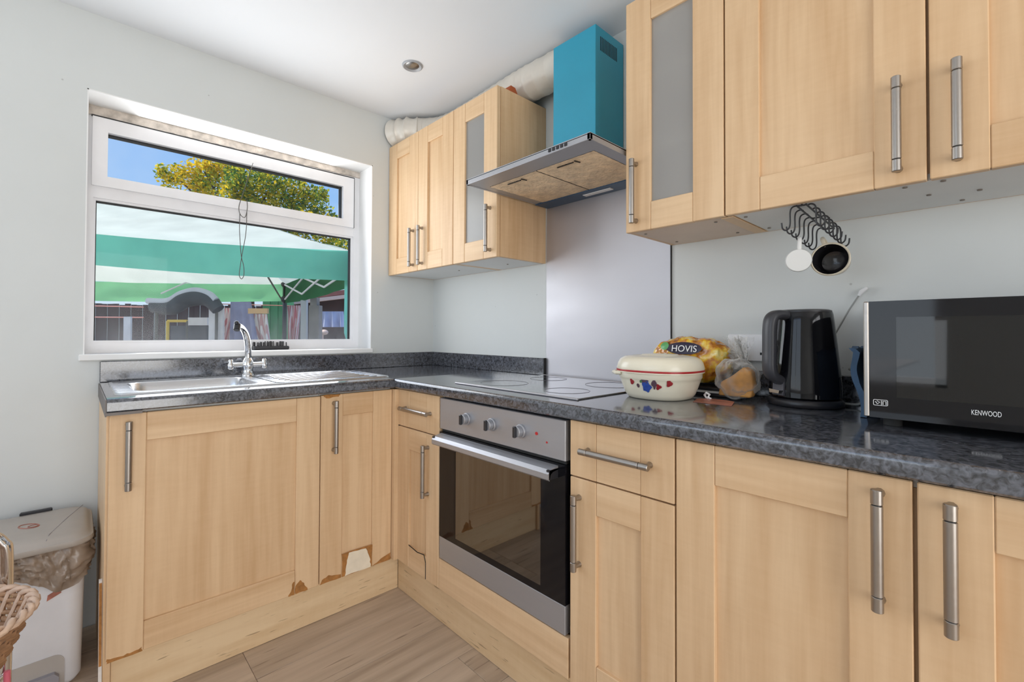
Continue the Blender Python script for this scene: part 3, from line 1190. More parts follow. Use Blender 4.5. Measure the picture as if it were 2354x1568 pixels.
box(bm, OX0 - 0.006, OX1 + 0.008, -0.587, -0.569, 0.155, 0.266, 0.0012)
obj('filler_panel', bm, 'maple_rail', None, 'maple filler panel below the oven door', 'panel', smooth=0)
bm = B()
box(bm, 1.5125, 1.5225, -0.57, -0.5, 0.153, 0.868)
obj('spacer_strip', bm, 'dark_gap', None, 'dark gap strip between oven and right-hand drawer unit', 'strip', smooth=0)

# --- worktop
WT = empty('worktop', (0.5, -0.5, 0.872), 'dark speckled laminate worktop running round the corner', 'worktop')
CZ0, CZ1, CF = 0.872, 0.910, 0.608
SK = (0.085, 0.50, -1.475, -0.60)     # sink cut-out x0 x1 y0 y1


def nose(z0=CZ0, z1=CZ1, back=0.0, front=CF):
    r = 0.012
    pts = [(back, z0), (front - 0.004, z0)]
    for i in range(6):
        a = math.pi / 2 * i / 5
        pts.append((front - r + r * math.cos(a - 0) if False else front - r + r * math.sin(math.pi / 2 - a + 0.0), z1 - r + r * math.sin(a)))
    pts = pts[:2] + [(front, z0 + 0.004)] + [(front - r + r * math.cos(math.pi / 2 * i / 5), z1 - r + r * math.sin(math.pi / 2 * i / 5)) for i in range(6)]
    pts.append((back, z1))
    return pts


bm = B()
Y0, Y1 = -1.520, -0.0
prism(bm, nose(back=SK[1]), lambda u, v, w: (u, w, v), Y0, -CF + 0.0)          # nosing strip
box(bm, 0.001, SK[0], Y0, -CF, CZ0, CZ1)
box(bm, SK[0], SK[1], Y0, SK[2], CZ0, CZ1)
obj('sink_run_slab', bm, 'worktop_laminate', WT, smooth=35)
bm = B()
prism(bm, nose(), lambda u, v, w: (w, -u, v), 0.60 - 0.0, 2.645)
box(bm, 0.001, 0.60, -CF, -0.001, CZ0, CZ1)
obj('hob_run_slab', bm, 'worktop_laminate', WT, smooth=35)
bm = B()
box(bm, 0.03, CF - 0.006, -1.524, -1.5203, CZ0 - 0.012, CZ1 - 0.002)
box(bm, 0.588, CF - 0.001, -1.523, -1.44, CZ0 - 0.009, CZ0 - 0.0005)
obj('end_edging', bm, 'stone_grey', WT, 'grey edging strip on the worktop end', smooth=0)
bm = B()
box(bm, 0.0005, 0.018, Y0, -0.0005, CZ1 + 0.0003, 0.989, 0.002)
obj('upstand', bm, 'worktop_laminate', None, 'dark speckled upstand under the window behind the sink', 'upstand', smooth=0)
bm = B()
box(bm, 0.0185, 0.9155, -0.018, -0.0005, CZ1 + 0.0003, 0.989, 0.002)
box(bm, 0.9135, 0.9165, -0.0185, -0.0005, CZ1 + 0.0003, 0.9895, 0.0, 1)
obj('upstand', bm, ['worktop_laminate', 'black_matt'], None, 'dark speckled upstand left of the steel splashback', 'upstand', smooth=0)
bm = B()
box(bm, 1.5265, 2.645, -0.018, -0.0005, CZ1 + 0.0003, 0.989, 0.002)
obj('upstand', bm, 'worktop_laminate', None, 'dark speckled upstand behind the kettle and microwave', 'upstand', smooth=0)

# --- sink
sk = empty('kitchen_sink', (0.3, -1.03, 0.91), 'stainless steel inset sink with bowl and ridged drainer', 'sink')
RX0, RX1, RY0, RY1 = 0.062, 0.524, -1.499, -0.575


def rrect(x0, x1, y0, y1, r, n=6):
    out = []
    for cx, cy, a0 in ((x1 - r, y1 - r, 0), (x0 + r, y1 - r, 90), (x0 + r, y0 + r, 180), (x1 - r, y0 + r, 270)):
        for i in range(n + 1):
            a = math.radians(a0 + 90 * i / n)
            out.append((cx + r * math.cos(a), cy + r * math.sin(a)))
    return out


def loops(bm, lps, mi=0, cap=True):
    rings = [[bm.verts.new(p) for p in lp] for lp in lps]
    n = len(rings[0])
    for a, b in zip(rings[:-1], rings[1:]):
        for j in range(n):
            bm.faces.new((a[j], a[(j + 1) % n], b[(j + 1) % n], b[j])).material_index = mi
    if cap:
        bm.faces.new(rings[-1]).material_index = mi
    return rings


def lp(x0, x1, y0, y1, r, z):
    return [(x, y, z) for x, y in rrect(x0, x1, y0, y1, r)]


# bowl
bx = (0.125, 0.462, -1.450, -1.075)
bm = B()
loops(bm, [lp(*bx, 0.06, 0.9125), lp(bx[0] + .004, bx[1] - .004, bx[2] + .004, bx[3] - .004, 0.058, 0.908),
           lp(bx[0] + .010, bx[1] - .010, bx[2] + .010, bx[3] - .010, 0.055, 0.86), lp(bx[0] + .016, bx[1] - .016, bx[2] + .016, bx[3] - .016, 0.055, 0.78),
           lp(bx[0] + .05, bx[1] - .05, bx[2] + .05, bx[3] - .05, 0.05, 0.757)])
bowl = obj('bowl', bm, 'sink_steel', sk, smooth=60)
bm = B()
cyl(bm, (0.2935, -1.2625, 0.7575), (0.2935, -1.2625, 0.761), 0.04, 24, 0, 0.001)
obj('waste', bm, 'chrome', bowl)
# top plate: rim ring to the bowl hole plus drainer
bm = B()
po = rrect(RX0, RX1, RY0, RY1, 0.028, 6)
pi_ = rrect(*bx, 0.06, 6)
o_r = [bm.verts.new((x, y, 0.9102)) for x, y in po]
o_t = [bm.verts.new((x + (0.293 - x) * 0.012, y + (-1.04 - y) * 0.006, 0.9150)) for x, y in po]
o_i = [bm.verts.new((x + (0.293 - x) * 0.05, y + (-1.04 - y) * 0.02, 0.9150)) for x, y in po]
o_d = [bm.verts.new((x + (0.293 - x) * 0.065, y + (-1.04 - y) * 0.028, 0.9125)) for x, y in po]
n = len(po)
for a, b in ((o_r, o_t), (o_t, o_i), (o_i, o_d)):
    for j in range(n):
        bm.faces.new((a[j], a[(j + 1) % n], b[(j + 1) % n], b[j]))
i_r = [bm.verts.new((x, y, 0.9125)) for x, y in pi_]
for j in range(n):
    bm.faces.new((o_d[j], o_d[(j + 1) % n], i_r[(j + 1) % n], i_r[j]))
obj('top_plate', bm, 'sink_steel', sk, smooth=40)
bm = B()
for q in range(7):
    xx = 0.16 + q * 0.047
    tube(bm, [(xx, -0.99 + 0.006 * abs(q - 3), 0.9128), (xx, -0.64, 0.9118)], [0.0045, 0.0045], 8)
obj('drainer_ridge', bm, 'sink_steel', sk)
bm = B()
loops(bm, [lp(0.105, 0.488, -1.03, -0.612, 0.03, 0.9145), lp(0.110, 0.483, -1.025, -0.617, 0.028, 0.9162), lp(0.116, 0.477, -1.018, -0.624, 0.024, 0.9126)], cap=False)
obj('drainer_rim', bm, 'sink_steel', sk, smooth=60)

# --- tap
tp = empty('mixer_tap', (0.095, -1.035, 0.9128), 'chrome two-handle mixer tap with curved spout at the sink', 'tap')
bm = B()
lathe(bm, [(0.027, 0.0), (0.027, 0.004), (0.023, 0.008), (0.019, 0.030), (0.022, 0.036), (0.022, 0.062), (0.017, 0.070), (0.0135, 0.078)], (0.095, -1.035, 0.9128), 24)
obj('tap_body', bm, 'chrome', tp, smooth=50)
bm = B()
sp_pts = []
P0, P1, P2, P3 = Vector((0.095, -1.035, 0.985)), Vector((0.095, -1.030, 1.085)), Vector((0.150, -1.065, 1.125)), Vector((0.235, -1.110, 1.130))
for i in range(15):
    s = i / 14
    sp_pts.append(P0 * (1 - s) ** 3 + P1 * 3 * s * (1 - s) ** 2 + P2 * 3 * s * s * (1 - s) + P3 * s ** 3)
tube(bm, sp_pts, [0.0135 - 0.003 * i / 14 for i in range(15)], 16)
spout = obj('spout', bm, 'chrome', tp, smooth=60)
bm = B()
cyl(bm, P3 + Vector((-0.006, 0.003, 0.006)), P3 + Vector((0.006, -0.003, -0.020)), 0.0125, 16, 0, 0.002)
ball(bm, P3 + Vector((0.004, -0.003, 0.010)), 0.009, 10)
obj('nozzle', bm, 'black_satin', spout)
for s in (-1, 1):
    bm = B()
    hy = -1.035 + s * 0.066
    cyl(bm, (0.095, -1.035 + s * 0.018, 0.961), (0.095, hy, 0.961), 0.0105, 16, 0, 0.001)
    hd = obj('tap_handle', bm, 'chrome', tp)
    bm = B()
    lathe(bm, [(0.008, -0.018), (0.0135, -0.013), (0.0135, 0.002), (0.009, 0.010), (0.010, 0.018), (0.006, 0.024)], (0.095, hy, 0.961), 16)
    obj('knob', bm, 'chrome', hd, smooth=50)

# --- hob
hb = empty('ceramic_hob', (1.21, -0.28, 0.91), 'flat black ceramic hob with pale steel edge trims', 'hob')
HX0, HX1, HY0, HY1 = 0.925, 1.500, -0.520, -0.030
bm = B()
box(bm, HX0, HX1, HY0, HY1, 0.9103, 0.9150, 0.001)
obj('glass_top', bm, 'hob_glass', hb, smooth=0)
bm = B()
box(bm, HX0 - 0.004, HX1 + 0.004, HY0 - 0.010, HY0, 0.9103, 0.9165, 0.002)
obj('edge_trim', bm, 'sheet_steel', hb, smooth=0)
bm = B()
box(bm, HX0 - 0.004, HX1 + 0.004, HY1, HY1 + 0.008, 0.9103, 0.9165, 0.002)
obj('edge_trim', bm, 'sheet_steel', hb, smooth=0)
for (hx, hy, r) in ((1.06, -0.40, 0.09), (1.36, -0.40, 0.075), (1.06, -0.15, 0.075), (1.36, -0.15, 0.09)):
    bm = B()
    tube(bm, [(hx + r * math.cos(a * math.pi / 24), hy + r * math.sin(a * math.pi / 24), 0.9150) for a in range(48)], 0.0009, 4, closed=True)
    obj('cooking_zone', bm, 'grey_slate', hb)

# --- steel splashback
bm = B()
box(bm, 0.9175, 1.5185, -0.004, -0.0005, 0.9105, 1.70)
sb = obj('steel_splashback', bm, 'sheet_steel', None, 'brushed steel splashback sheet behind the hob', 'splashback', smooth=0)
bm = B()
box(bm, 1.5187, 1.5225, -0.006, -0.0005, 0.9105, 1.425)  # thin black strip down the sheet's right edge
obj('edge_line', bm, 'black_matt', sb, 'black edge line', smooth=0)

# ------------------------------------------------------------------ wall cabinets
WZB, WZT = 1.425, 2.145


def hollow(bm, x0, x1, d0, d1, z0, z1, t=0.016):
    for a in ((x0, x0 + t, d0, d1, z0, z1), (x1 - t, x1, d0, d1, z0, z1), (x0 + t, x1 - t, d0, d1, z1 - t, z1), (x0 + t, x1 - t, d0, d0 + 0.006, z0, z1)):
        box(bm, a[0], a[1], -a[2], -a[3], a[4], a[5])


def wall_unit(name, label, x0, x1, zt, doors, underside, screws):
    c = empty(name, ((x0 + x1) / 2, -0.15, WZB), label, 'cabinet')
    bm = B()
    hollow(bm, x0, x1, 0.001, WF - 0.021, WZB, zt)
    obj('carcass', bm, 'maple_upright', c, smooth=0)
    bm = B()
    box(bm, x0 + 0.0165, x1 - 0.0165, -0.0075, -(WF - 0.0215), WZB - 0.0005, WZB + 0.015)
    us = obj('bottom_panel', bm, underside, c, 'pale cabinet underside', smooth=0)
    for q in (WZB + 0.25, WZB + 0.48):
        bm = B()
        box(bm, x0 + 0.016, x1 - 0.016, -0.008, -(WF - 0.034), q, q + 0.016)
        obj('shelf', bm, 'white_laminate', c, smooth=0)
    for sx_, sy_ in screws:
        bm = B()
        cyl(bm, (sx_, sy_, WZB - 0.001), (sx_, sy_, WZB - 0.003), 0.0045, 10)
        obj('screw', bm, 'screw_head', us)
    if len(doors) == 2:
        xm = (doors[0][1] + doors[1][0]) / 2
        bm = B()
        box(bm, xm - 0.02, xm + 0.02, -(WF - 0.045), -(WF - 0.022), WZB + 0.0155, zt - 0.0165)
        obj('centre_post', bm, 'maple_upright', c, smooth=0)
    for (a, b, h, g) in doors:
        door('B', c, a, b, WZB - 0.002, zt, WF, h, 1.545, g)
    return c


wall_unit('wall_cabinet', 'double-door maple wall cabinet in the corner by the window', 0.004, 0.604, WZT,
          [(0.004, 0.3025, 0.261, False), (0.3045, 0.603, 0.346, False)], 'white_laminate', [(0.45, -0.15)])
wall_unit('wall_cabinet', 'single maple wall cabinet with frosted pane left of the hood', 0.6045, 0.9095, WZT,
          [(0.606, 0.9085, 0.867, True)], 'white_laminate', [(0.78, -0.12)])
wall_unit('wall_cabinet', 'single maple wall cabinet with frosted pane right of the hood', 1.5225, 1.824, WZT + 0.012,
          [(1.5225, 1.8235, 1.5585, True)], 'pinkish_laminate', [(1.56, -0.25), (1.57, -0.06), (1.78, -0.25), (1.77, -0.06)])
wall_unit('wall_cabinet', 'wide double-door maple wall cabinet above the kettle and microwave', 1.8265, 2.634, WZT + 0.012,
          [(1.8275, 2.2275, 2.183, False), (2.2325, 2.6325, 2.2735, False)], 'white_laminate',
          [(1.86, -0.25), (1.86, -0.06), (2.19, -0.27), (2.25, -0.27), (2.22, -0.16), (2.3, -0.13), (2.27, -0.05)])
bm = B()
box(bm, 1.808, 1.8395, -0.02, -(WF - 0.024), WZB - 0.0035, WZB - 0.0012)
obj('joint_strip', bm, 'maple_rail', None, 'maple strip covering the joint beneath the right-hand wall cabinets', 'strip', smooth=0)

# ------------------------------------------------------------------ cooker hood
hd = empty('cooker_hood', (1.218, -0.25, 1.676), 'cooker hood with flat steel canopy and bright teal chimney', 'hood')
KX0, KX1, KY = 0.926, 1.5125, -0.482
HZ0, HZ1 = 1.678, 1.697
bm = B()
# canopy shell: fascia, sides, sloping top
box(bm, KX0, KX1, KY, KY + 0.012, HZ0, HZ1, 0.001)
box(bm, KX0, KX0 + 0.010, KY, -0.006, HZ0, HZ1)
box(bm, KX1 - 0.010, KX1, KY, -0.006, HZ0, HZ1)
box(bm, KX0, KX1, KY, -0.006, HZ1 - 0.003, HZ1 + 0.002)
prism(bm, [(KX0 + 0.06, HZ1), (KX1 - 0.06, HZ1), (1.345, HZ1 + 0.03), (1.105, HZ1 + 0.03)], lambda u, v, w: (u, w, v), -0.30, -0.006)
obj('canopy', bm, 'oven_steel', hd, 'brushed steel canopy', smooth=0)
bm = B()
box(bm, KX0 + 0.010, KX1 - 0.010, KY + 0.012, -0.40, HZ0 + 0.001, HZ0 + 0.004)
box(bm, KX0 + 0.010, KX0 + 0.045, -0.40, -0.09, HZ0 + 0.001, HZ0 + 0.004)
box(bm, KX1 - 0.045, KX1 - 0.010, -0.40, -0.09, HZ0 + 0.001, HZ0 + 0.004)
obj('underside_plate', bm, 'oven_steel', hd, smooth=0)
for a, b in ((KX0 + 0.046, 1.2185), (1.2205, KX1 - 0.046)):
    bm = B()
    V = grid(bm, lambda s, t_: Vector((a + (b - a) * s, -0.399 + 0.309 * t_, HZ0 + 0.0005 + 0.0012 * noise.noise((s * 30, t_ * 30, a)))), 40, 40)
    f_ = obj('grease_filter', bm, 'filter_grease', hd, 'greasy beige mesh filter', smooth=60)
    bm = B()
    mx_ = (a + b) / 2
    tube(bm, [(mx_ - 0.05, -0.372, HZ0 - 0.001), (mx_ + 0.02, -0.372, HZ0 - 0.001)], 0.0025, 6)
    tube(bm, [(mx_ + 0.03, -0.380, HZ0 - 0.001), (mx_ + 0.035, -0.355, HZ0 - 0.001)], 0.0025, 6)
    obj('filter_catch', bm, 'dark_gap', f_)
bm = B()
box(bm, 1.2183, 1.2207, -0.399, -0.09, HZ0 - 0.0006, HZ0 + 0.003)
obj('filter_seam', bm, 'dark_gap', hd, smooth=0)
bm = B()
box(bm, KX0, KX1, -0.089, -0.006, HZ0 - 0.003, HZ0 + 0.004)
rear = obj('rear_panel', bm, 'hood_blue', hd, 'dark blue rear underside strip', smooth=0)
bm = B()
box(bm, 1.165, 1.300, -0.062, -0.036, HZ0 - 0.006, HZ0 - 0.002, 0.002)
obj('lamp_diffuser', bm, 'white_plastic', rear, smooth=0)
for q in range(5):
    bm = B()
    xx = 1.350 + q * 0.0165
    box(bm, xx, xx + 0.010, KY - 0.003, KY + 0.001, 1.6835, 1.6935, 0.0008)
    obj('push_button', bm, 'black_satin', hd, smooth=0)
CX0, CX1, CY0 = 1.117, 1.322, -0.190
bm = B()
box(bm, CX0, CX1, CY0, -0.004, HZ1 + 0.0, 2.252, 0.0012)
ch = obj('chimney', bm, 'teal_film', hd, 'bright teal film-covered chimney', smooth=0)
bm = B()
box(bm, CX0 - 0.004, CX1 + 0.006, CY0 - 0.006, -0.004, HZ1 + 0.002, HZ1 + 0.012, 0.001)
obj('chimney_collar', bm, 'hood_blue', ch, smooth=0)
for q in range(12):
    bm = B()
    yy = CY0 + 0.030 + q * 0.0095
    box(bm, CX1 - 0.0004, CX1 + 0.0006, yy, yy + 0.0045, 2.165, 2.218)
    obj('vent_slot', bm, 'black_matt', ch, smooth=0)

# --- foil duct lying on the left wall cabinets
bm = B()
path = []
ctrl = [Vector((1.116, -0.095, 2.226)), Vector((0.85, -0.10, 2.229)), Vector((0.50, -0.088, 2.229)), Vector((0.27, -0.095, 2.229)), Vector((0.155, -0.155, 2.229)), Vector((0.095, -0.225, 2.229)), Vector((0.03, -0.262, 2.229)), Vector((0.006, -0.268, 2.229))]


def catmull(c_, n):
    out = []
    q = [c_[0] * 2 - c_[1]] + c_ + [c_[-1] * 2 - c_[-2]]
    for i in range(1, len(q) - 2):
        for j in range(n):
            t_ = j / n
            a, b, c2, d_ = q[i - 1], q[i], q[i + 1], q[i + 2]
            out.append(0.5 * ((2 * b) + (c2 - a) * t_ + (2 * a - 5 * b + 4 * c2 - d_) * t_ ** 2 + (3 * b - a - 3 * c2 + d_) * t_ ** 3))
    out.append(c_[-1])
    return out


raw = catmull(ctrl, 60)
acc, samples, last = 0.0, [raw[0]], raw[0]
for p in raw[1:]:
    acc += (p - last).length
    last = p
    if acc >= 0.0045:
        samples.append(p)
        acc = 0.0
rad = [0.0755 + (0.0055 if i * 0.0045 > 0.75 else 0.0012) * (1 - 2 * abs(math.sin(i * 0.0045 / 0.036 * math.pi)) ** 0.6) + 0.0015 * noise.noise((i * 0.13, 0, 0)) for i in range(len(samples))]
tube(bm, samples, rad, 26)
obj('foil_duct', bm, 'foil_duct', None, 'ribbed white foil duct lying on top of the corner wall cabinets', 'duct', smooth=60)
bm = B()
prism(bm, [(-0.236, 2.146), (-0.226, 2.172), (-0.200, 2.170), (-0.185, 2.146)], lambda u, v, w: (w, u, v), 0.80, 0.908)
obj('cardboard_box', bm, 'cardboard_orange', None, 'flattened orange-brown carton on top of the wall cabinets', 'carton', smooth=0)
bm = B()
grid(bm, lambda a, b: Vector((0.34 + 0.12 * a, -0.292 + 0.06 * b, 2.1465 + 0.018 * math.sin(math.pi * a) * math.sin(math.pi * (0.15 + 0.7 * b)) + 0.004 * noise.noise((a * 9, b * 9, 2)))), 14, 8)
g_ = bmesh.ops.extrude_face_region(bm, geom=list(bm.faces))
for v in [x for x in g_['geom'] if isinstance(x, bmesh.types.BMVert)]:
    v.co.z = 2.1460
obj('folded_cloth', bm, 'red_cloth', None, 'small dark red cloth beside the duct on the corner cabinet', 'cloth')

# --- downlight
dl = empty('downlight', (0.536, -0.487, CEIL - 0.012), 'small chrome recessed downlight in the ceiling', 'light')
bm = B()
lathe(bm, [(0.030, -0.001), (0.040, -0.007), (0.045, -0.004), (0.046, 0.0)], (0.536, -0.487, CEIL), 32, cap0=False, cap1=False)
obj('bezel', bm, 'steel_grey_paint', dl, smooth=50)
bm = B()
lathe(bm, [(0.006, -0.006), (0.026, -0.004), (0.031, -0.0008)], (0.536, -0.487, CEIL), 28, cap1=False)
obj('lamp_face', bm, 'dark_chrome', dl, smooth=50)

# ------------------------------------------------------------------ things on the worktop
TOP = 0.9105
# --- casserole
CC = Vector((1.622, -0.275, TOP))
cs = empty('casserole_dish', CC, 'cream lidded casserole dish with red rim and fruit decal', 'dish')
CPOW = 2.5
CSC = 0.94


def cas_r(z):
    pr_ = [(0.094, 0.0), (0.102, 0.012), (0.116, 0.050), (0.122, 0.078)]
    for (r0, z0), (r1, z1) in zip(pr_[:-1], pr_[1:]):
        if z <= z1:
            return r0 + (r1 - r0) * (z - z0) / (z1 - z0)
    return 0.122


bm = B()
lathe(bm, [(0.088, 0.0), (0.094, 0.003), (0.102, 0.014), (0.110, 0.034), (0.116, 0.052), (0.119, 0.060), (0.121, 0.062), (0.122, 0.077), (0.128, 0.078), (0.128, 0.081)], CC, 56, CSC, CSC, power=CPOW)
body = obj('dish_body', bm, 'cream_enamel', cs, smooth=50)
tocam = math.atan2(CAM.y - CC.y, CAM.x - CC.x)


def squircle(a, p=CPOW):
    return (abs(math.cos(a)) ** p + abs(math.sin(a)) ** p) ** (-1 / p)


def decal(name, mat, deg, z, w, h, seed, parent, petals=0):
    a0 = tocam + math.radians(deg)
    bm = B()
    ring = []
    nn = 18
    off = 0.0007 + 0.0002 * seed

    def pos(du, dz):
        zz = z + dz
        a = a0 + du / 0.115
        r = cas_r(zz) * CSC * squircle(a) + off
        return Vector((CC.x + r * math.cos(a), CC.y + r * math.sin(a), CC.z + zz))
    ctr = bm.verts.new(pos(0, 0))
    for i in range(nn):
        t_ = 2 * math.pi * i / nn
        k_ = 1 + 0.18 * noise.noise((math.cos(t_) * 1.7, math.sin(t_) * 1.7, seed * 3.1)) + (0.2 * math.cos(petals * t_) if petals else 0)
        ring.append(bm.verts.new(pos(math.cos(t_) * w * k_, math.sin(t_) * h * k_)))
    for i in range(nn):
        bm.faces.new((ctr, ring[i], ring[(i + 1) % nn]))
    return obj(name, bm, mat, parent, smooth=60)


decal('fruit_decal', 'decal_red', -44, 0.052, 0.007, 0.008, 1, body, 3)
decal('fruit_decal', 'decal_brown', -34, 0.042, 0.005, 0.006, 2, body)
decal('fruit_decal', 'decal_blue', -20, 0.040, 0.014, 0.016, 3, body, 5)
decal('fruit_decal', 'decal_brown', -22, 0.058, 0.012, 0.007, 2, body, 6)
decal('fruit_decal', 'decal_brown', -8, 0.050, 0.007, 0.014, 4, body, 4)
decal('fruit_decal', 'decal_red', -2, 0.042, 0.007, 0.008, 5, body, 3)
decal('fruit_decal', 'decal_red', 12, 0.053, 0.008, 0.009, 6, body, 3)
decal('fruit_decal', 'decal_green', -28, 0.055, 0.004, 0.004, 7, body)
bm = B()
lathe(bm, [(0.1285, 0.0812), (0.1290, 0.0838), (0.1285, 0.0862)], CC, 56, CSC, CSC, power=CPOW)
obj('rim_band', bm, 'red_line', cs, 'thin red rim line', smooth=60)
bm = B()
lathe(bm, [(0.127, 0.0864), (0.128, 0.090), (0.124, 0.106), (0.117, 0.117), (0.104, 0.124), (0.080, 0.127), (0.076, 0.1255), (0.060, 0.1265), (0.052, 0.131), (0.020, 0.132)], CC, 56, CSC, CSC, power=CPOW)
obj('lid', bm, 'cream_enamel', cs, smooth=40)
for s in (-1, 1):
    a = tocam - math.radians(82) if s < 0 else tocam + math.radians(128)
    d = Vector((math.cos(a), math.sin(a), 0))
    t_ = Vector((-d.y, d.x, 0))
    bm = B()
    p = CC + d * 0.117 + Vector((0, 0, 0.074))
    tube(bm, [p - t_ * 0.034, p - t_ * 0.026 + d * 0.014, p + d * 0.020, p + t_ * 0.026 + d * 0.014, p + t_ * 0.034], [0.005, 0.006, 0.0065, 0.006, 0.005], 8)
    obj('side_handle', bm, 'cream_enamel', cs)

# --- dark tray, loaf, second bag, leaflet, clip
bm = B()
box(bm, 1.575, 1.775, -0.142, -0.035, TOP, TOP + 0.010, 0.002)
box(bm, 1.58, 1.77, -0.138, -0.040, TOP + 0.010, TOP + 0.017, 0.0, 1)
box(bm, 1.575, 1.775, -0.142, -0.035, TOP + 0.017, TOP + 0.027, 0.002)
obj('flat_box', bm, ['black_satin', 'print_white'], None, 'flat black and white box under the loaf', 'box', smooth=0)


def superell(bm, c, h, p, nu, nv, amp, freq, seed, mi=0, zsq=1.0):
    def fn(a, b):
        th, ph = 2 * math.pi * a, math.pi * (b - 0.5)
        sg = lambda v, e: math.copysign(abs(v) ** e, v)
        e = 2.0 / p
        x = h[0] * sg(math.cos(ph), e) * sg(math.cos(th), e)
        y = h[1] * sg(math.cos(ph), e) * sg(math.sin(th), e)
        z = h[2] * sg(math.sin(ph), e)
        q = Vector((x, y, z))
        n1_ = noise.noise(q * freq + Vector((seed, 0, 0)))
        n2_ = abs(noise.noise(q * freq * 1.9 + Vector((0, seed, 0))))
        dd = amp * (n1_ + 0.9 * (0.25 - n2_))
        return Vector(c) + q + q.normalized() * dd
    grid(bm, fn, nu, nv, mi, wrap=True)


LC, LH = Vector((1.632, -0.085, TOP + 0.029 + 0.077)), Vector((0.128, 0.044, 0.074))
lo_ = empty('bread_loaf', (LC.x, LC.y, TOP + 0.0275), 'golden printed bag of sliced bread behind the casserole', 'bread')
bm = B()
superell(bm, LC, LH, 2.7, 120, 60, 0.0075, 34, 3.3)
bag = obj('bread_bag', bm, 'bread_bag', lo_, smooth=70)


def loaf_pt(x, z, off):
    p = 2.7
    u = max(0.0, 1 - abs(x / LH.x) ** p - abs(z / LH.z) ** p)
    return Vector((LC.x + x, LC.y - LH.y * u ** (1 / p) - off, LC.z + z))


def loaf_patch(name, mat, cx, cz, rx, rz, off):
    bm = B()
    grid(bm, lambda a, b: loaf_pt(cx + rx * b * math.cos(2 * math.pi * a), cz + rz * b * math.sin(2 * math.pi * a), off - 0.001 * b), 32, 6, wrap=True)
    return obj(name, bm, mat, bag, smooth=70)


loaf_patch('print_oval', 'print_dark', -0.004, 0.040, 0.060, 0.020, 0.0100)
loaf_patch('print_leaf', 'print_green', -0.072, 0.046, 0.016, 0.013, 0.0100)
text_obj('brand_lettering', 'HOVIS', 0.030, 'print_white', (LC.x + 0.000, LC.y - 0.0530, LC.z + 0.038), (1, 0, 0), (0, 0.25, 1), bag, extrude=0.0008)
bm = B()
tail = Vector((1.748, -0.085, TOP + 0.128))
for q in range(3):
    def fn(a, b, q=q):
        w = 0.02 + 0.055 * b
        return tail + Vector((0.045 * b * (1 + 0.3 * noise.noise((a * 4, b * 3, q))), (a - 0.5) * w + 0.008 * noise.noise((a * 7, b * 5, q + 5)), 0.030 * b * (q - 1) + 0.010 * math.sin(a * 9 + q)))
    grid(bm, fn, 14, 6)
obj('bag_tail', bm, 'clear_bag', lo_, smooth=70)

b2 = empty('bread_bag_open', (1.808, -0.172, TOP), 'crumpled clear bag of bread slices beside the kettle', 'bread')
bm = B()
prism(bm, [(-0.060, 0.0), (0.052, 0.0), (0.062, 0.03), (0.055, 0.075), (0.030, 0.088), (-0.01, 0.060), (-0.05, 0.04)], lambda u, v, w: (1.808 + u * 0.8, -0.172 + w, TOP + 0.012 + v), -0.020, 0.018)
bmesh.ops.bevel(bm, geom=list(bm.edges), offset=0.006, segments=2, affect='EDGES', profile=0.5)
obj('bread_slices', bm, 'bread_crust', b2, smooth=50)
bm = B()
superell(bm, (1.808, -0.172, TOP + 0.064), (0.060, 0.036, 0.056), 2.4, 72, 36, 0.009, 34, 8.1)
obj('bag_film', bm, 'clear_bag', b2, smooth=70)
bm = B()
nk = Vector((1.826, -0.165, TOP + 0.112))
for q in range(4):
    an = q * 0.8

    def fn(a, b, an=an, q=q):
        w = 0.018 + 0.075 * b
        d = Vector((math.cos(an), math.sin(an) * 0.6, 0))
        return nk + d * ((a - 0.5) * w) + Vector((0.006 * noise.noise((a * 6, b * 6, q)) - 0.02 * b, 0.012 * noise.noise((a * 5, b * 4, q + 9)), 0.072 * b + 0.012 * noise.noise((a * 4, b * 2, q + 3))))
    grid(bm, fn, 14, 8)
obj('bag_neck', bm, 'clear_bag', b2, smooth=70)
bm = B()
grid(bm, lambda a, b: Vector((1.735 + 0.105 * a - 0.02 * b, -0.300 + 0.075 * b, TOP + 0.0008 + 0.004 * math.sin(a * 2.6) * b)), 10, 6)
g_ = bmesh.ops.extrude_face_region(bm, geom=list(bm.faces))
for v in [x for x in g_['geom'] if isinstance(x, bmesh.types.BMVert)]:
    v.co.z -= 0.0007
obj('leaflet', bm, 'leaflet', None, 'reddish printed leaflet lying in front of the bread bags', 'leaflet')
bm = B()
tube(bm, [(1.735, -0.222, TOP + 0.012), (1.742, -0.226, TOP + 0.020), (1.752, -0.228, TOP + 0.016), (1.748, -0.229, TOP + 0.008), (1.757, -0.230, TOP + 0.004)], 0.0035, 8)
tube(bm, [(1.735, -0.222, TOP + 0.012), (1.742, -0.226, TOP + 0.006), (1.750, -0.229, TOP + 0.004)], 0.003, 8)
obj('bag_clip', bm, 'print_white', None, 'small white plastic clip by the flat black box', 'clip')

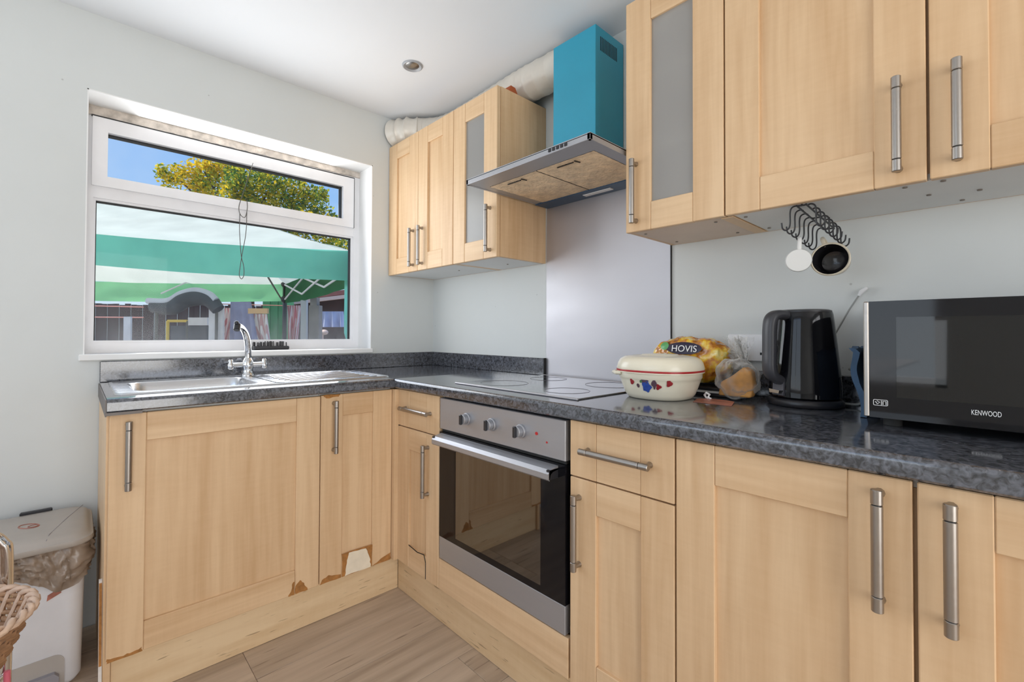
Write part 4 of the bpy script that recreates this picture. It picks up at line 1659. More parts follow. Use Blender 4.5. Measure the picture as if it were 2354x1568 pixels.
# --- wall socket
so = empty('wall_socket', (1.793, -0.001, 1.017), 'white double wall socket half hidden by the bread bag', 'socket')
bm = B()
box(bm, 1.721, 1.867, -0.011, -0.0005, 1.017, 1.103, 0.003)
plate = obj('face_plate', bm, 'white_plastic', so, smooth=0)
for cx_ in (1.757, 1.831):
    bm = B()
    box(bm, cx_ - 0.006, cx_ + 0.006, -0.0145, -0.0105, 1.082, 1.096, 0.001)
    obj('switch', bm, 'white_plastic', plate, smooth=0)
    for dx, dz in ((0, 0.012), (-0.011, -0.008), (0.011, -0.008)):
        bm = B()
        box(bm, cx_ + dx - 0.0025, cx_ + dx + 0.0025, -0.0116, -0.0108, 1.050 + dz - 0.004, 1.050 + dz + 0.004)
        obj('pin_hole', bm, 'black_matt', plate, smooth=0)

# --- kettle
KC = Vector((1.964, -0.122, TOP))
ke = empty('electric_kettle', KC, 'black jug kettle with loop handle standing left of the microwave', 'kettle')
bm = B()
lathe(bm, [(0.083, 0.0), (0.088, 0.004), (0.089, 0.014), (0.085, 0.020), (0.070, 0.022)], KC, 48)
obj('power_base', bm, 'black_satin', ke, smooth=50)
bm = B()
lathe(bm, [(0.078, 0.0225), (0.084, 0.026), (0.0845, 0.045), (0.0815, 0.09), (0.075, 0.16), (0.0685, 0.225), (0.066, 0.246), (0.0645, 0.252)], KC, 56)
obj('kettle_body', bm, 'black_gloss', ke, smooth=50)
bm = B()
lathe(bm, [(0.0635, 0.2525), (0.063, 0.257), (0.056, 0.260), (0.010, 0.261)], KC, 48)
lid = obj('kettle_lid', bm, 'black_satin', ke, smooth=50)
hdv = Vector((-0.50, -0.866, 0)).normalized()
lat = Vector((-hdv.y, hdv.x, 0))
bm = B()
hp = [(0.060, 0.244), (0.088, 0.246), (0.106, 0.236), (0.112, 0.205), (0.1125, 0.150), (0.113, 0.105), (0.107, 0.086), (0.092, 0.074), (0.078, 0.068)]
cs_pts = catmull([Vector((a, 0, b)) for a, b in hp], 5)
rings = []
for i, p in enumerate(cs_pts):
    d = cs_pts[min(i + 1, len(cs_pts) - 1)] - cs_pts[max(i - 1, 0)]
    d.normalize()
    nrm = Vector((d.z, 0, -d.x))
    ring = []
    for j in range(14):
        a = 2 * math.pi * j / 14
        ca, sa = math.cos(a), math.sin(a)
        kk = (abs(ca) ** 3 + abs(sa) ** 3) ** (-1 / 3)
        q = p + nrm * (0.0125 * ca * kk)
        ring.append(bm.verts.new(KC + hdv * q.x + lat * (0.0185 * sa * kk) + Vector((0, 0, q.z))))
    rings.append(ring)
for a, b in zip(rings[:-1], rings[1:]):
    for j in range(14):
        bm.faces.new((a[j], a[(j + 1) % 14], b[(j + 1) % 14], b[j]))
bm.faces.new(rings[0][::-1])
bm.faces.new(rings[-1])
bmesh.ops.recalc_face_normals(bm, faces=list(bm.faces))
hnd = obj('kettle_handle', bm, 'handle_satin', ke, smooth=50)
bm = B()
q0 = KC + hdv * 0.0845
V_ = []
prism(bm, [(-0.018, 0.030), (0.018, 0.030), (0.018, 0.072), (-0.018, 0.072)], lambda u, v, w: KC + lat * u + hdv * (w - 0.06 * (v - 0.03)) + Vector((0, 0, v)), 0.080, 0.0875)
obj('switch_panel', bm, 'grey_slate', ke, smooth=0)
bm = B()
prism(bm, [(-0.014, 0.036), (0.016, 0.036), (0.018, 0.044), (-0.016, 0.046)], lambda u, v, w: KC + lat * u + hdv * w + Vector((0, 0, v)), 0.084, 0.100)
obj('switch_lever', bm, 'chrome', ke, smooth=0)
bm = B()
tube(bm, catmull([Vector(p) for p in ((2.045, -0.075, TOP + 0.008), (2.075, -0.07, TOP + 0.010), (2.092, -0.06, TOP + 0.035), (2.085, -0.05, TOP + 0.07), (2.062, -0.035, TOP + 0.092), (2.046, -0.026, TOP + 0.098))], 8), 0.0032, 8)
obj('power_cord', bm, 'cable_grey', ke)
# thin grey lead with a white end, leaning on the wall
bm = B()
tube(bm, [(1.992, -0.022, 1.055), (2.014, -0.019, 1.105), (2.045, -0.014, 1.172), (2.068, -0.010, 1.214)], 0.0022, 8)
ld = obj('cable', bm, 'cable_grey', None, 'thin grey lead with a white tip rising behind the kettle', 'cable')
bm = B()
tube(bm, [(2.066, -0.0105, 1.210), (2.072, -0.010, 1.221), (2.084, -0.008, 1.232)], [0.0035, 0.0062, 0.004], 10)
obj('plug_tip', bm, 'white_plastic', ld)

# --- microwave
MX0, MX1, MYF, MYB, MZ0, MZ1 = 2.130, 2.590, -0.350, -0.030, 0.930, 1.174
mw = empty('microwave_oven', (2.36, -0.19, TOP), 'black microwave with mirrored door at the right of the worktop', 'microwave')
bm = B()
for a in ((MX0, MX1, MYF + 0.03, MYB, MZ0, MZ0 + 0.012), (MX0, MX1, MYF + 0.03, MYB, MZ1 - 0.012, MZ1), (MX0, MX0 + 0.02, MYF + 0.03, MYB, MZ0 + 0.012, MZ1 - 0.012),
          (2.46, MX1, MYF + 0.03, MYB, MZ0 + 0.012, MZ1 - 0.012), (MX0 + 0.02, 2.46, MYB - 0.02, MYB, MZ0 + 0.012, MZ1 - 0.012)):
    box(bm, *a)
obj('case', bm, 'black_satin', mw, smooth=0)
bm = B()
for a in ((MX0 + 0.0205, 2.4595, MYF + 0.031, MYB - 0.021, MZ0 + 0.0125, MZ0 + 0.016), (MX0 + 0.0205, 2.4595, MYB - 0.024, MYB - 0.021, MZ0 + 0.016, MZ1 - 0.013)):
    box(bm, *a)
obj('cavity_lining', bm, 'stone_grey', mw, smooth=0)
dW = (2.182, 2.42, 0.975, 1.140)
bm = B()
for a in ((MX0 + 0.008, dW[0], MZ0, MZ1), (dW[1], MX1, MZ0, MZ1), (dW[0], dW[1], MZ0, dW[2]), (dW[0], dW[1], dW[3], MZ1)):
    box(bm, a[0], a[1], MYF, MYF + 0.028, a[2], a[3])
mdoor = obj('door', bm, 'black_gloss', mw, smooth=0)
bm = B()
box(bm, dW[0] - 0.001, dW[1] + 0.001, MYF + 0.0008, MYF + 0.005, dW[2] - 0.001, dW[3] + 0.001)
obj('door_window', bm, 'microwave_glass', mdoor, smooth=0)
bm = B()
q = dW[0] + 0.002
while q < dW[1]:
    box(bm, q, q + 0.0016, MYF + 0.010, MYF + 0.012, dW[2], dW[3])
    q += 0.0055
obj('door_mesh', bm, 'stone_grey', mdoor, kind='stuff', smooth=0)
bm = B()
box(bm, MX0 - 0.001, MX0 + 0.0078, MYF - 0.002, MYF + 0.03, MZ0, MZ1, 0.002)
obj('edge_trim', bm, 'brushed_steel', mw, 'silver trim down the left edge', smooth=0)
text_obj('brand_lettering', 'KENWOOD', 0.0135, 'print_white', (2.3085, MYF - 0.0006, 0.9585), (1, 0, 0), (0, 0, 1), mdoor, 'white KENWOOD lettering', extrude=0.0003, width=0.54)
bm = B()
lx, lz = 2.1565, 0.9615
rr = rrect(-0.0115, 0.0115, -0.0058, 0.0058, 0.002, 3)
tube(bm, [(lx + a, MYF - 0.0004, lz + b) for a, b in rr], 0.0006, 5, closed=True)
tube(bm, [(lx - 0.0085, MYF - 0.0004, lz + 0.002), (lx - 0.005, MYF - 0.0004, lz - 0.003), (lx - 0.001, MYF - 0.0004, lz + 0.001), (lx - 0.006, MYF - 0.0004, lz + 0.0035)], 0.0007, 5)
tube(bm, [(lx + 0.0015, MYF - 0.0004, lz - 0.005), (lx + 0.0015, MYF - 0.0004, lz + 0.004)], 0.0006, 5)
tube(bm, [(lx + 0.004, MYF - 0.0004, lz - 0.004), (lx + 0.004, MYF - 0.0004, lz + 0.003), (lx + 0.009, MYF - 0.0004, lz + 0.003), (lx + 0.009, MYF - 0.0004, lz - 0.004)], 0.0008, 5)
obj('logo_badge', bm, 'print_white', mdoor, 'small white outlined symbol')
for fx in (MX0 + 0.04, MX1 - 0.04):
    for fy in (MYF + 0.05, MYB - 0.04):
        bm = B()
        cyl(bm, (fx, fy, TOP), (fx, fy, MZ0 + 0.0005), 0.016, 16)
        obj('foot', bm, 'black_matt', mw)
# blue cloth tucked beside it
bm = B()


def fn(a, b):
    return Vector((2.096 + 0.010 * math.sin(b * 5 + 1) + 0.006 * noise.noise((a * 4, b * 3, 1)) - 0.010 * (b > 0.95), -0.24 + 0.17 * a, TOP + 0.001 + 0.160 * b + 0.006 * noise.noise((a * 5, 0, 4)) * b))


V1 = grid(bm, fn, 10, 16)
V2 = grid(bm, lambda a, b: fn(a, b) + Vector((0.012 + 0.004 * noise.noise((a * 6, b * 6, 7)), 0, 0)), 10, 16)
for i in range(10):
    bm.faces.new((V1[i][16], V1[i + 1][16], V2[i + 1][16], V2[i][16]))
for j in range(16):
    bm.faces.new((V1[0][j], V1[0][j + 1], V2[0][j + 1], V2[0][j]))
    bm.faces.new((V1[10][j], V2[10][j], V2[10][j + 1], V1[10][j + 1]))
obj('folded_cloth', bm, 'blue_cloth', None, 'blue cloth tucked against the left side of the microwave', 'cloth', smooth=60)

# ------------------------------------------------------------------ mug rack and mugs
mr = empty('mug_rack', (2.0, -0.17, 1.36), 'black wire mug rack hanging under the right-hand wall cabinet', 'mug rack')
RA, RB = Vector((2.000, -0.288, 1.4205)), Vector((2.014, -0.075, 1.392))
bm = B()
off = Vector((0.010, 0, 0))
tube(bm, [RA - off, RB - off], 0.0022, 8)
tube(bm, [RA + off, RB + off], 0.0022, 8)
for s in (0.02, 0.5, 0.98):
    p = RA.lerp(RB, s)
    tube(bm, [p - off, p + off], 0.0020, 8)
    tube(bm, [p, Vector((p.x, p.y, WZB - 0.001))], 0.0020, 8)
obj('rail', bm, 'black_satin', mr)
HK = [(0.008, 0.000), (0.016, 0.003), (0.024, -0.001), (0.027, -0.013), (0.027, -0.038), (0.030, -0.050), (0.037, -0.054), (0.044, -0.048), (0.046, -0.034)]
for i in range(7):
    base = RA.lerp(RB, 0.05 + 0.9 * i / 6)
    for sgn in (-1, 1):
        bm = B()
        pts = catmull([base + Vector((sgn * a, 0.002 * sgn, b)) for a, b in HK], 4)
        tube(bm, pts, 0.0019, 8)
        obj('hook', bm, 'black_satin', mr)


def mug(name, label, axis, centre, r0, r1, h, mats, handle_dir, hl):
    """lathe mug along `axis` (from its foot to its rim); handle_dir points up to the hook"""
    root = empty(name, centre, label, 'mug')
    ax = Vector(axis).normalized()
    hd_ = Vector(handle_dir)
    hd_ = (hd_ - ax * hd_.dot(ax)).normalized()
    sd_ = ax.cross(hd_)
    c = Vector(centre)

    def P(r, t, a):
        return c + ax * t + (hd_ * math.cos(a) + sd_ * math.sin(a)) * r
    prof = [(r0 * 0.95, -h / 2, 0), (r0 * 0.97, -h / 2 + 0.0018, 0), (r0, -h / 2 + 0.006, 0), ((r0 + r1) / 2, 0, 0), (r1, h / 2 - 0.001, 0), (r1 - 0.002, h / 2 + 0.0008, 1), (r1 - 0.0045, h / 2 - 0.0005, 1),
            ((r0 + r1) / 2 - 0.005, 0, 2), (r0 - 0.006, -h / 2 + 0.012, 2), (r0 * 0.5, -h / 2 + 0.007, 2), (0.001, -h / 2 + 0.0065, 2)]
    bm = B()
    nn = 40
    rg = [[bm.verts.new(P(q[0], q[1], 2 * math.pi * j / nn)) for j in range(nn)] for q in prof]
    for i in range(len(prof) - 1):
        for j in range(nn):
            f = bm.faces.new((rg[i][j], rg[i][(j + 1) % nn], rg[i + 1][(j + 1) % nn], rg[i + 1][j]))
            f.material_index = prof[i + 1][2]
    bm.faces.new(rg[0][::-1])
    bmesh.ops.recalc_face_normals(bm, faces=list(bm.faces))
    obj('mug_body', bm, mats, root, smooth=28)
    bm = B()
    rm = (r0 + r1) / 2
    pts = []
    for i in range(13):
        a = math.pi * i / 12
        pts.append(c + ax * (-hl * math.cos(a)) + hd_ * (rm - 0.002 + 0.028 * math.sin(a) ** 0.7))
    tube(bm, pts, 0.0048, 10)
    obj('mug_handle', bm, mats[0], root)
    return root


mug('mug', 'plain white mug hanging foot-first from the wire rack', (-0.25, 0.96, 0.13), (1.978, -0.225, 1.294), 0.0285, 0.0305, 0.060, ['mug_white', 'mug_white', 'mug_white'], (0.05, 0, 1), 0.022)
mug('mug', 'cream mug with dark inside hanging mouth towards the room', (0.05, -1.0, 0.0), (2.036, -0.152, 1.294), 0.034, 0.0425, 0.078, ['mug_cream', 'mug_cream', 'mug_dark'], (-0.35, 0, 1), 0.024)

# ------------------------------------------------------------------ sill things
bm = B()
box(bm, -0.135, -0.075, -0.965, -0.806, WZ0 + 0.0125, WZ0 + 0.030, 0.004)
for q in range(40):
    x_, y_ = random.uniform(-0.13, -0.08), random.uniform(-0.96, -0.812)
    tube(bm, [(x_, y_, WZ0 + 0.028), (x_ + random.uniform(-0.004, 0.004), y_, WZ0 + 0.046 + random.uniform(0, 0.008))], 0.003, 5)
obj('scrub_brush', bm, 'black_satin', None, 'black scrubbing brush on the window board behind the tap', 'brush')
cdn = empty('blind_cord', (-0.12, -1.008, 1.35), 'thin dark cord loop hanging in front of the window', 'cord')
X_ = -0.128
bm = B()
tube(bm, catmull([Vector(p) for p in ((X_, -0.968, 1.925), (X_, -0.985, 1.86), (X_, -1.012, 1.76), (X_, -1.026, 1.70), (X_, -1.020, 1.665), (X_, -1.000, 1.655), (X_, -0.990, 1.70), (X_, -0.992, 1.74))], 6), 0.0016, 6)
obj('upper_loop', bm, 'cord_dark', cdn)
bm = B()
tube(bm, catmull([Vector(p) for p in ((X_, -1.022, 1.67), (X_, -1.022, 1.58), (X_, -1.014, 1.47), (X_, -1.003, 1.42), (X_, -1.002, 1.375), (X_, -1.012, 1.357), (X_, -1.021, 1.376), (X_, -1.016, 1.43), (X_, -1.008, 1.49), (X_, -0.995, 1.58), (X_, -0.992, 1.68))], 6), 0.0016, 6)
obj('lower_loop', bm, 'cord_dark', cdn)

# ------------------------------------------------------------------ bin, basket
bn = empty('pedal_bin', (0.22, -1.69, 0), 'white pedal bin with grey lid and brown liner beside the end panel', 'bin')
bm = B()
loops(bm, [lp(0.100, 0.335, -1.795, -1.572, 0.03, 0.001), lp(0.085, 0.350, -1.810, -1.562, 0.035, 0.02), lp(0.070, 0.366, -1.835, -1.556, 0.04, 0.42), lp(0.078, 0.358, -1.827, -1.564, 0.036, 0.42)], cap=False)
body = obj('bin_body', bm, 'bin_white', bn, smooth=50)
bm = B()
arch = []
for i in range(9):
    a = math.pi / 2 * i / 8
    arch.append((-1.640 + 0.026 * math.sin(math.pi / 2 - a) if False else -1.600 - 0.026 + 0.026 * math.cos(a), 0.085 + 0.026 * math.sin(a)))
poly = [(-1.600, 0.002)] + arch + [(-1.80, 0.108), (-1.80, 0.002)]
prism(bm, poly, lambda u, v, w: (w, u, v), 0.30, 0.3555)
obj('pedal_recess', bm, 'bin_grey', body, smooth=0)
bm = B()
prism(bm, [(-1.612, 0.012), (-1.612, 0.050), (-1.622, 0.062), (-1.79, 0.058), (-1.79, 0.012)], lambda u, v, w: (w, u, v), 0.33, 0.372)
obj('pedal', bm, 'bin_dark_grey', body, smooth=0)
bm = B()
loops(bm, [lp(0.050, 0.386, -1.850, -1.540, 0.05, 0.4405), lp(0.046, 0.390, -1.854, -1.536, 0.052, 0.446), lp(0.048, 0.388, -1.852, -1.538, 0.05, 0.458), lp(0.056, 0.380, -1.844, -1.546, 0.048, 0.461),
           lp(0.060, 0.374, -1.840, -1.550, 0.048, 0.470), lp(0.072, 0.358, -1.826, -1.562, 0.045, 0.4765), lp(0.10, 0.32, -1.80, -1.60, 0.03, 0.479)])
lid = obj('bin_lid', bm, 'bin_grey', bn, smooth=50)
bm = B()
tube(bm, [(0.372, -1.645, 0.4712), (0.34, -1.640, 0.4785), (0.20, -1.600, 0.479), (0.075, -1.562, 0.4765)], 0.0012, 6)
obj('lid_seam', bm, 'bin_dark_grey', lid)
bm = B()
tube(bm, [(0.215 + 0.022 * math.cos(a * math.pi / 14) + 0.012 * math.sin(a * math.pi / 14), -1.690 + 0.024 * math.sin(a * math.pi / 14), 0.4796) for a in range(28)], 0.0016, 5, closed=True)
tube(bm, [(0.222 + 0.010 * math.cos(a * math.pi / 10), -1.680 + 0.012 * math.sin(a * math.pi / 10), 0.4796) for a in range(20)], 0.0012, 5, closed=True)
obj('lid_emblem', bm, 'leaflet', lid, 'pinkish oval emblem')
bm = B()
box(bm, 0.06, 0.075, -1.72, -1.64, 0.468, 0.486, 0.003)
obj('lid_hinge', bm, 'black_satin', lid, smooth=0)
bm = B()
prism(bm, [(-1.642, 0.285), (-1.610, 0.300), (-1.612, 0.316), (-1.640, 0.302)], lambda u, v, w: (w, u, v), 0.3605, 0.3632)
obj('sticker', bm, 'leaflet', body, 'small faded red sticker', smooth=0)
bm = B()
raw_p = rrect(0.070, 0.366, -1.835, -1.556, 0.04, 8)
per = []
for (ax_, ay_), (bx__, by_) in zip(raw_p, raw_p[1:] + raw_p[:1]):
    k_ = max(1, int(math.hypot(bx__ - ax_, by_ - ay_) / 0.004))
    per += [(ax_ + (bx__ - ax_) * j / k_, ay_ + (by_ - ay_) * j / k_) for j in range(k_)]


def liner(a, b):
    i = a * len(per)
    k0 = int(i) % len(per)
    k1 = (k0 + 1) % len(per)
    f_ = i - int(i)
    x = per[k0][0] * (1 - f_) + per[k1][0] * f_
    y = per[k0][1] * (1 - f_) + per[k1][1] * f_
    cx_, cy_ = 0.218, -1.695
    d = Vector((x - cx_, y - cy_, 0)).normalized()
    near = math.exp(-((x - 0.366) ** 2 + (y + 1.615) ** 2) / 0.0028) + 0.5 * math.exp(-((x - 0.30) ** 2 + (y + 1.556) ** 2) / 0.004)
    zb = 0.372 - 0.062 * near + 0.010 * noise.noise((a * 30, 0, 2))
    z = 0.440 + (zb - 0.440) * b
    n1_ = noise.noise((a * 42 + b * 3, b * 3.5, 1.3))
    n2_ = abs(noise.noise((a * 75 - b * 6, b * 6, 4.3)))
    out_ = 0.015 + 0.012 * math.sin(math.pi * min(1, b * 1.1)) + 0.011 * n1_ - 0.022 * n2_
    return Vector((x, y, z)) + d * max(0.003, out_)


grid(bm, liner, 220, 16, wrap=True)
obj('bin_liner', bm, 'liner_plastic', bn, 'crumpled brown-grey bin liner', smooth=70)

st = empty('basket_stand', (0.75, -1.80, 0), 'chrome tube stand carrying the wicker basket, cut by the left edge', 'stand')
bm = B()
tube(bm, catmull([Vector(p) for p in ((0.735, -1.700, 0.001), (0.735, -1.700, 0.30), (0.735, -1.700, 0.560), (0.735, -1.707, 0.606), (0.735, -1.735, 0.632), (0.735, -1.80, 0.637), (0.735, -1.90, 0.632), (0.735, -1.935, 0.60), (0.735, -1.94, 0.3), (0.735, -1.94, 0.001))], 8), 0.0125, 16)
obj('tube_frame', bm, 'chrome', st, smooth=60)
bm = B()
tube(bm, [(0.735, -1.700, 0.30), (0.90, -1.720, 0.325)], 0.005, 8)
tube(bm, [(0.735, -1.94, 0.30), (0.90, -1.91, 0.325)], 0.005, 8)
tube(bm, [(0.90, -1.72, 0.325), (0.90, -1.91, 0.325)], 0.005, 8)
obj('support_bracket', bm, 'chrome', st)
bm = B()
cyl(bm, (0.790, -1.688, 0.002), (0.785, -1.692, 0.33), 0.006, 14, 0, 0.002)
obj('pole', bm, 'pink_plastic', None, 'pink plastic pole standing beneath the basket', 'pole')
bk = empty('wicker_basket', (0.88, -1.805, 0.331), 'woven brown wicker basket on the chrome stand', 'basket')
BKC = Vector((0.885, -1.822, 0))


def bring(t):
    """semi-axes of the basket at height fraction t"""
    return 0.085 + 0.070 * t ** 0.8, 0.090 + 0.085 * t ** 0.8


BZ0, BZ1 = 0.335, 0.512
for q in range(16):
    t_ = q / 16
    rx, ry = bring(t_)
    bm = B()
    tube(bm, [(BKC.x + (rx + 0.0035 * (1 if (i + q) % 2 else -1)) * math.cos(2 * math.pi * i / 56), BKC.y + (ry + 0.0035 * (1 if (i + q) % 2 else -1)) * math.sin(2 * math.pi * i / 56), BZ0 + 0.004 + t_ * (BZ1 - BZ0)) for i in range(56)], 0.0050, 6, closed=True)
    obj('weave_strand', bm, 'wicker', bk, smooth=60)
for i in range(28):
    a = 2 * math.pi * i / 28
    bm = B()
    pts = []
    for t_ in (0, 0.25, 0.5, 0.75, 1.0):
        rx, ry = bring(t_)
        pts.append((BKC.x + (rx - 0.007) * math.cos(a), BKC.y + (ry - 0.007) * math.sin(a), BZ0 + t_ * (BZ1 - BZ0)))
    tube(bm, pts, 0.0042, 6)
    obj('stake', bm, 'wicker_light', bk, smooth=60)
bm = B()
rx, ry = bring(1.0)
for ph in (0, math.pi):
    tube(bm, [(BKC.x + (rx + 0.006 * math.cos(i * 0.9 + ph)) * math.cos(2 * math.pi * i / 120), BKC.y + (ry + 0.006 * math.cos(i * 0.9 + ph)) * math.sin(2 * math.pi * i / 120), BZ1 + 0.006 * math.sin(i * 0.9 + ph)) for i in range(120)], 0.006, 6, closed=True)
obj('rim', bm, 'wicker_light', bk, smooth=60)
bm = B()
lathe(bm, [(0.04, 0.0), (0.092, 0.002), (0.092, 0.006)], (BKC.x, BKC.y, BZ0 - 0.004), 30, 0.95, 1.0)
obj('basket_base', bm, 'wicker', bk)

# ------------------------------------------------------------------ outside
GZ = -0.15


def at(px, py, t):
    """point seen at photo pixel (px, py) at depth t in front of the camera"""
    return CAM + (FW + R2 * ((px - IMG_W / 2 - SX) / F_PX) - U2 * ((py - IMG_H / 2 - SY) / F_PX)) * t


bm = B()
box(bm, -45, -0.31, -30, 40, GZ - 0.1, GZ)
obj('ground', bm, 'patio', kind='structure', smooth=0)

gz = empty('gazebo', (-4.0, 0.0, GZ), 'pop-up gazebo with pale green roof and teal valance outside the window', 'gazebo')
FRc, FLc, BRc = at(806, 577, 4.6), at(40, 520, 4.5), at(655, 653, 7.2)
BLc = at(60, 640, 7.4)
PK = at(505, 470, 5.9)
PL = at(40, 428, 6.0)


def sheet(name, mat, fnc, nu, nv, label=None):
    bm = B()
    grid(bm, fnc, nu, nv)
    return obj(name, bm, mat, gz, label=label, smooth=70)


def tri(A_, B_, C_, sag, seed):
    def fnc(a, b):
        e_ = A_.lerp(B_, a)
        p = e_.lerp(C_, b)
        p.z -= sag * math.sin(math.pi * b) * (0.6 + 0.4 * math.sin(math.pi * a)) + 0.02 * noise.noise((a * 6, b * 6, seed))
        p.z -= 0.03 * math.sin(math.pi * a) * (1 - b)
        return p
    return fnc


def quad(A_, B_, C_, D_, sag, seed):
    def fnc(a, b):
        p = A_.lerp(B_, a).lerp(D_.lerp(C_, a), b)
        p.z -= sag * math.sin(math.pi * b) + 0.02 * noise.noise((a * 6, b * 6, seed)) + 0.03 * math.sin(math.pi * a) * (1 - b)
        return p
    return fnc


sheet('roof_panel', 'canopy_roof', quad(FLc, FRc, PK, PL, 0.06, 1), 30, 20)
sheet('roof_panel', 'canopy_roof', tri(FRc, BRc, PK, 0.08, 2), 30, 20)
sheet('roof_panel', 'canopy_roof', quad(BRc, BLc, PL, PK, 0.06, 3), 30, 20)
sheet('roof_panel', 'canopy_roof', tri(BLc, FLc, PL, 0.08, 4), 30, 20)


def val(A_, B_, d0, d1, seed):
    nrm = (B_ - A_).cross(Vector((0, 0, 1))).normalized()

    def fnc(a, b):
        p = A_.lerp(B_, a)
        p.z -= 0.03 * math.sin(math.pi * a)
        drop = d0 + (d1 - d0) * a
        p.z -= drop * b
        return p + nrm * (0.03 * b * noise.noise((a * 9, b * 2, seed)))
    return fnc


sheet('valance', 'canopy_teal', val(FLc, FRc, 0.31, 0.30, 1), 40, 6, 'teal front valance')
sheet('valance', 'canopy_green', val(BRc, BLc, 0.27, 0.33, 2), 40, 6, 'pale green rear valance')
sheet('valance', 'canopy_shade', val(FRc, BRc, 0.36, 0.30, 3), 30, 6, 'side valance, its shade painted as dark green')
sheet('curtain', 'canopy_teal', val(at(792, 640, 4.62), at(812, 640, 4.6), 0.55, 0.9, 5), 6, 10, 'gathered teal curtain')
for p in (FRc + Vector((0.04, 0.02, 0)), BRc, FLc, BLc):
    bm = B()
    box(bm, p.x - 0.025, p.x + 0.025, p.y - 0.025, p.y + 0.025, GZ + 0.001, p.z, 0.0)
    obj('leg', bm, 'black_satin', gz, smooth=0)
for z_ in (0.0, -0.24):
    bm = B()
    ball(bm, BRc + Vector((0, 0, z_)), 0.06, 10)
    obj('joint', bm, 'black_satin', gz)


def bar(name, a, b, r, mat, parent, **kw):
    bm = B()
    tube(bm, [a, b], r, 6)
    return obj(name, bm, mat, parent, **kw)


for a, b in (((655, 688, 6.9), (695, 640, 6.0)), ((655, 655, 6.9), (694, 676, 6.0)), ((694, 676, 6.0), (735, 640, 5.3)), ((700, 640, 6.0), (745, 660, 5.2)), ((745, 660, 5.2), (775, 640, 4.8))):
    bar('truss_strut', at(*a), at(*b), 0.012, 'white_paint', gz)
bar('truss_strut', at(645, 685, 7.0), at(610, 627, 5.4), 0.012, 'cord_dark', gz)
bar('truss_strut', at(440, 644, 7.3), at(370, 675, 7.0), 0.012, 'white_paint', gz)

# garden fence: every board a part
fe = empty('garden_fence', at(350, 760, 9.4) * Vector((1, 1, 0)) if False else (at(350, 760, 9.4).x, at(350, 760, 9.4).y, GZ), 'dark brown vertical board fence behind the gazebo', 'fence')
FA, FB = at(150, 690, 9.2), at(700, 700, 9.8)
nb = 42
dv = Vector((FB.x - FA.x, FB.y - FA.y, 0)) / nb
wd = dv.length
dn = dv.normalized()
fnv = Vector((-dn.y, dn.x, 0))
for i in range(nb):
    p = Vector((FA.x, FA.y, 0)) + dv * i
    h = 1.66 + random.uniform(-0.02, 0.02)
    o2 = 0.012 * (i % 2)
    bm = B()
    lo = [p + fnv * o2, p + dn * (wd - 0.008) + fnv * o2, p + dn * (wd - 0.008) + fnv * (o2 + 0.02), p + fnv * (o2 + 0.02)]
    vs0 = [bm.verts.new((q.x, q.y, GZ + 0.001)) for q in lo]
    vs1 = [bm.verts.new((q.x, q.y, h)) for q in lo]
    bm.faces.new(vs0[::-1])
    bm.faces.new(vs1)
    for j in range(4):
        bm.faces.new((vs0[j], vs0[(j + 1) % 4], vs1[(j + 1) % 4], vs1[j]))
    bmesh.ops.recalc_face_normals(bm, faces=list(bm.faces))
    obj('board', bm, 'fence_brown', fe, smooth=0)
bar('fence_rail', at(205, 703, 9.0), at(330, 706, 9.05), 0.014, 'pink_rope', fe)
bar('fence_rail', at(205, 729, 9.0), at(330, 730, 9.05), 0.014, 'pink_rope', fe)


def slab(name, mat, px0, px1, py0, py1, t0, th, label, cat, to_ground=False, t1=None):
    """upright slab facing the house, between two photo columns, at depth t0..t1, th thick"""
    t1 = t1 or t0
    a0, a1 = at(px0, py0, t0), at(px1, py0, t1)
    b0, b1 = at(px0, py1, t0), at(px1, py1, t1)
    if to_ground:
        b0.z = b1.z = GZ + 0.001
    bm = B()
    bk_ = FW * th
    vs_ = [bm.verts.new(v) for v in (b0, b1, a1, a0, b0 + bk_, b1 + bk_, a1 + bk_, a0 + bk_)]
    for q in ((0, 1, 2, 3), (5, 4, 7, 6), (1, 5, 6, 2), (4, 0, 3, 7), (3, 2, 6, 7), (4, 5, 1, 0)):
        bm.faces.new([vs_[i] for i in q])
    bmesh.ops.recalc_face_normals(bm, faces=list(bm.faces))
    return obj(name, bm, mat, None, label, cat, smooth=0)


# rolled mat draped over a frame
bm = B()
cp = catmull([at(*p) for p in ((352, 705, 6.6), (395, 708, 6.55), (425, 690, 6.5), (455, 684, 6.5), (482, 690, 6.5), (502, 712, 6.5))], 6)
tube(bm, cp, [0.085 + 0.03 * math.sin(math.pi * i / (len(cp) - 1)) for i in range(len(cp))], 14)
rm = obj('rolled_mat', bm, 'mat_grey', None, 'dark grey rolled mat arching over a frame under the gazebo', 'mat', smooth=60)
bm = B()
cp2 = catmull([at(*p) + Vector((0, 0, 0.05)) for p in ((340, 700, 6.58), (385, 700, 6.53), (415, 684, 6.46), (450, 676, 6.46), (480, 684, 6.46), (496, 698, 6.46))], 6)
tube(bm, cp2, 0.045, 10)
obj('pale_edge', bm, 'mat_top', rm, smooth=60)
for px in (360, 498):
    a = at(px, 708, 6.55)
    bar('support', a, Vector((a.x, a.y, GZ)), 0.02, 'cord_dark', rm)
slab('post', 'white_paint', 284, 300, 728, 780, 8.4, 0.04, 'short white post in front of the brown fence', 'post', True)
slab('post', 'white_paint', 480, 512, 702, 780, 6.6, 0.05, 'tall white post below the end of the rolled mat', 'post', True)
yf = empty('yellow_frame', (at(385, 760, 7.0).x, at(385, 760, 7.0).y, GZ), 'yellow bent metal frame under the gazebo', 'frame')
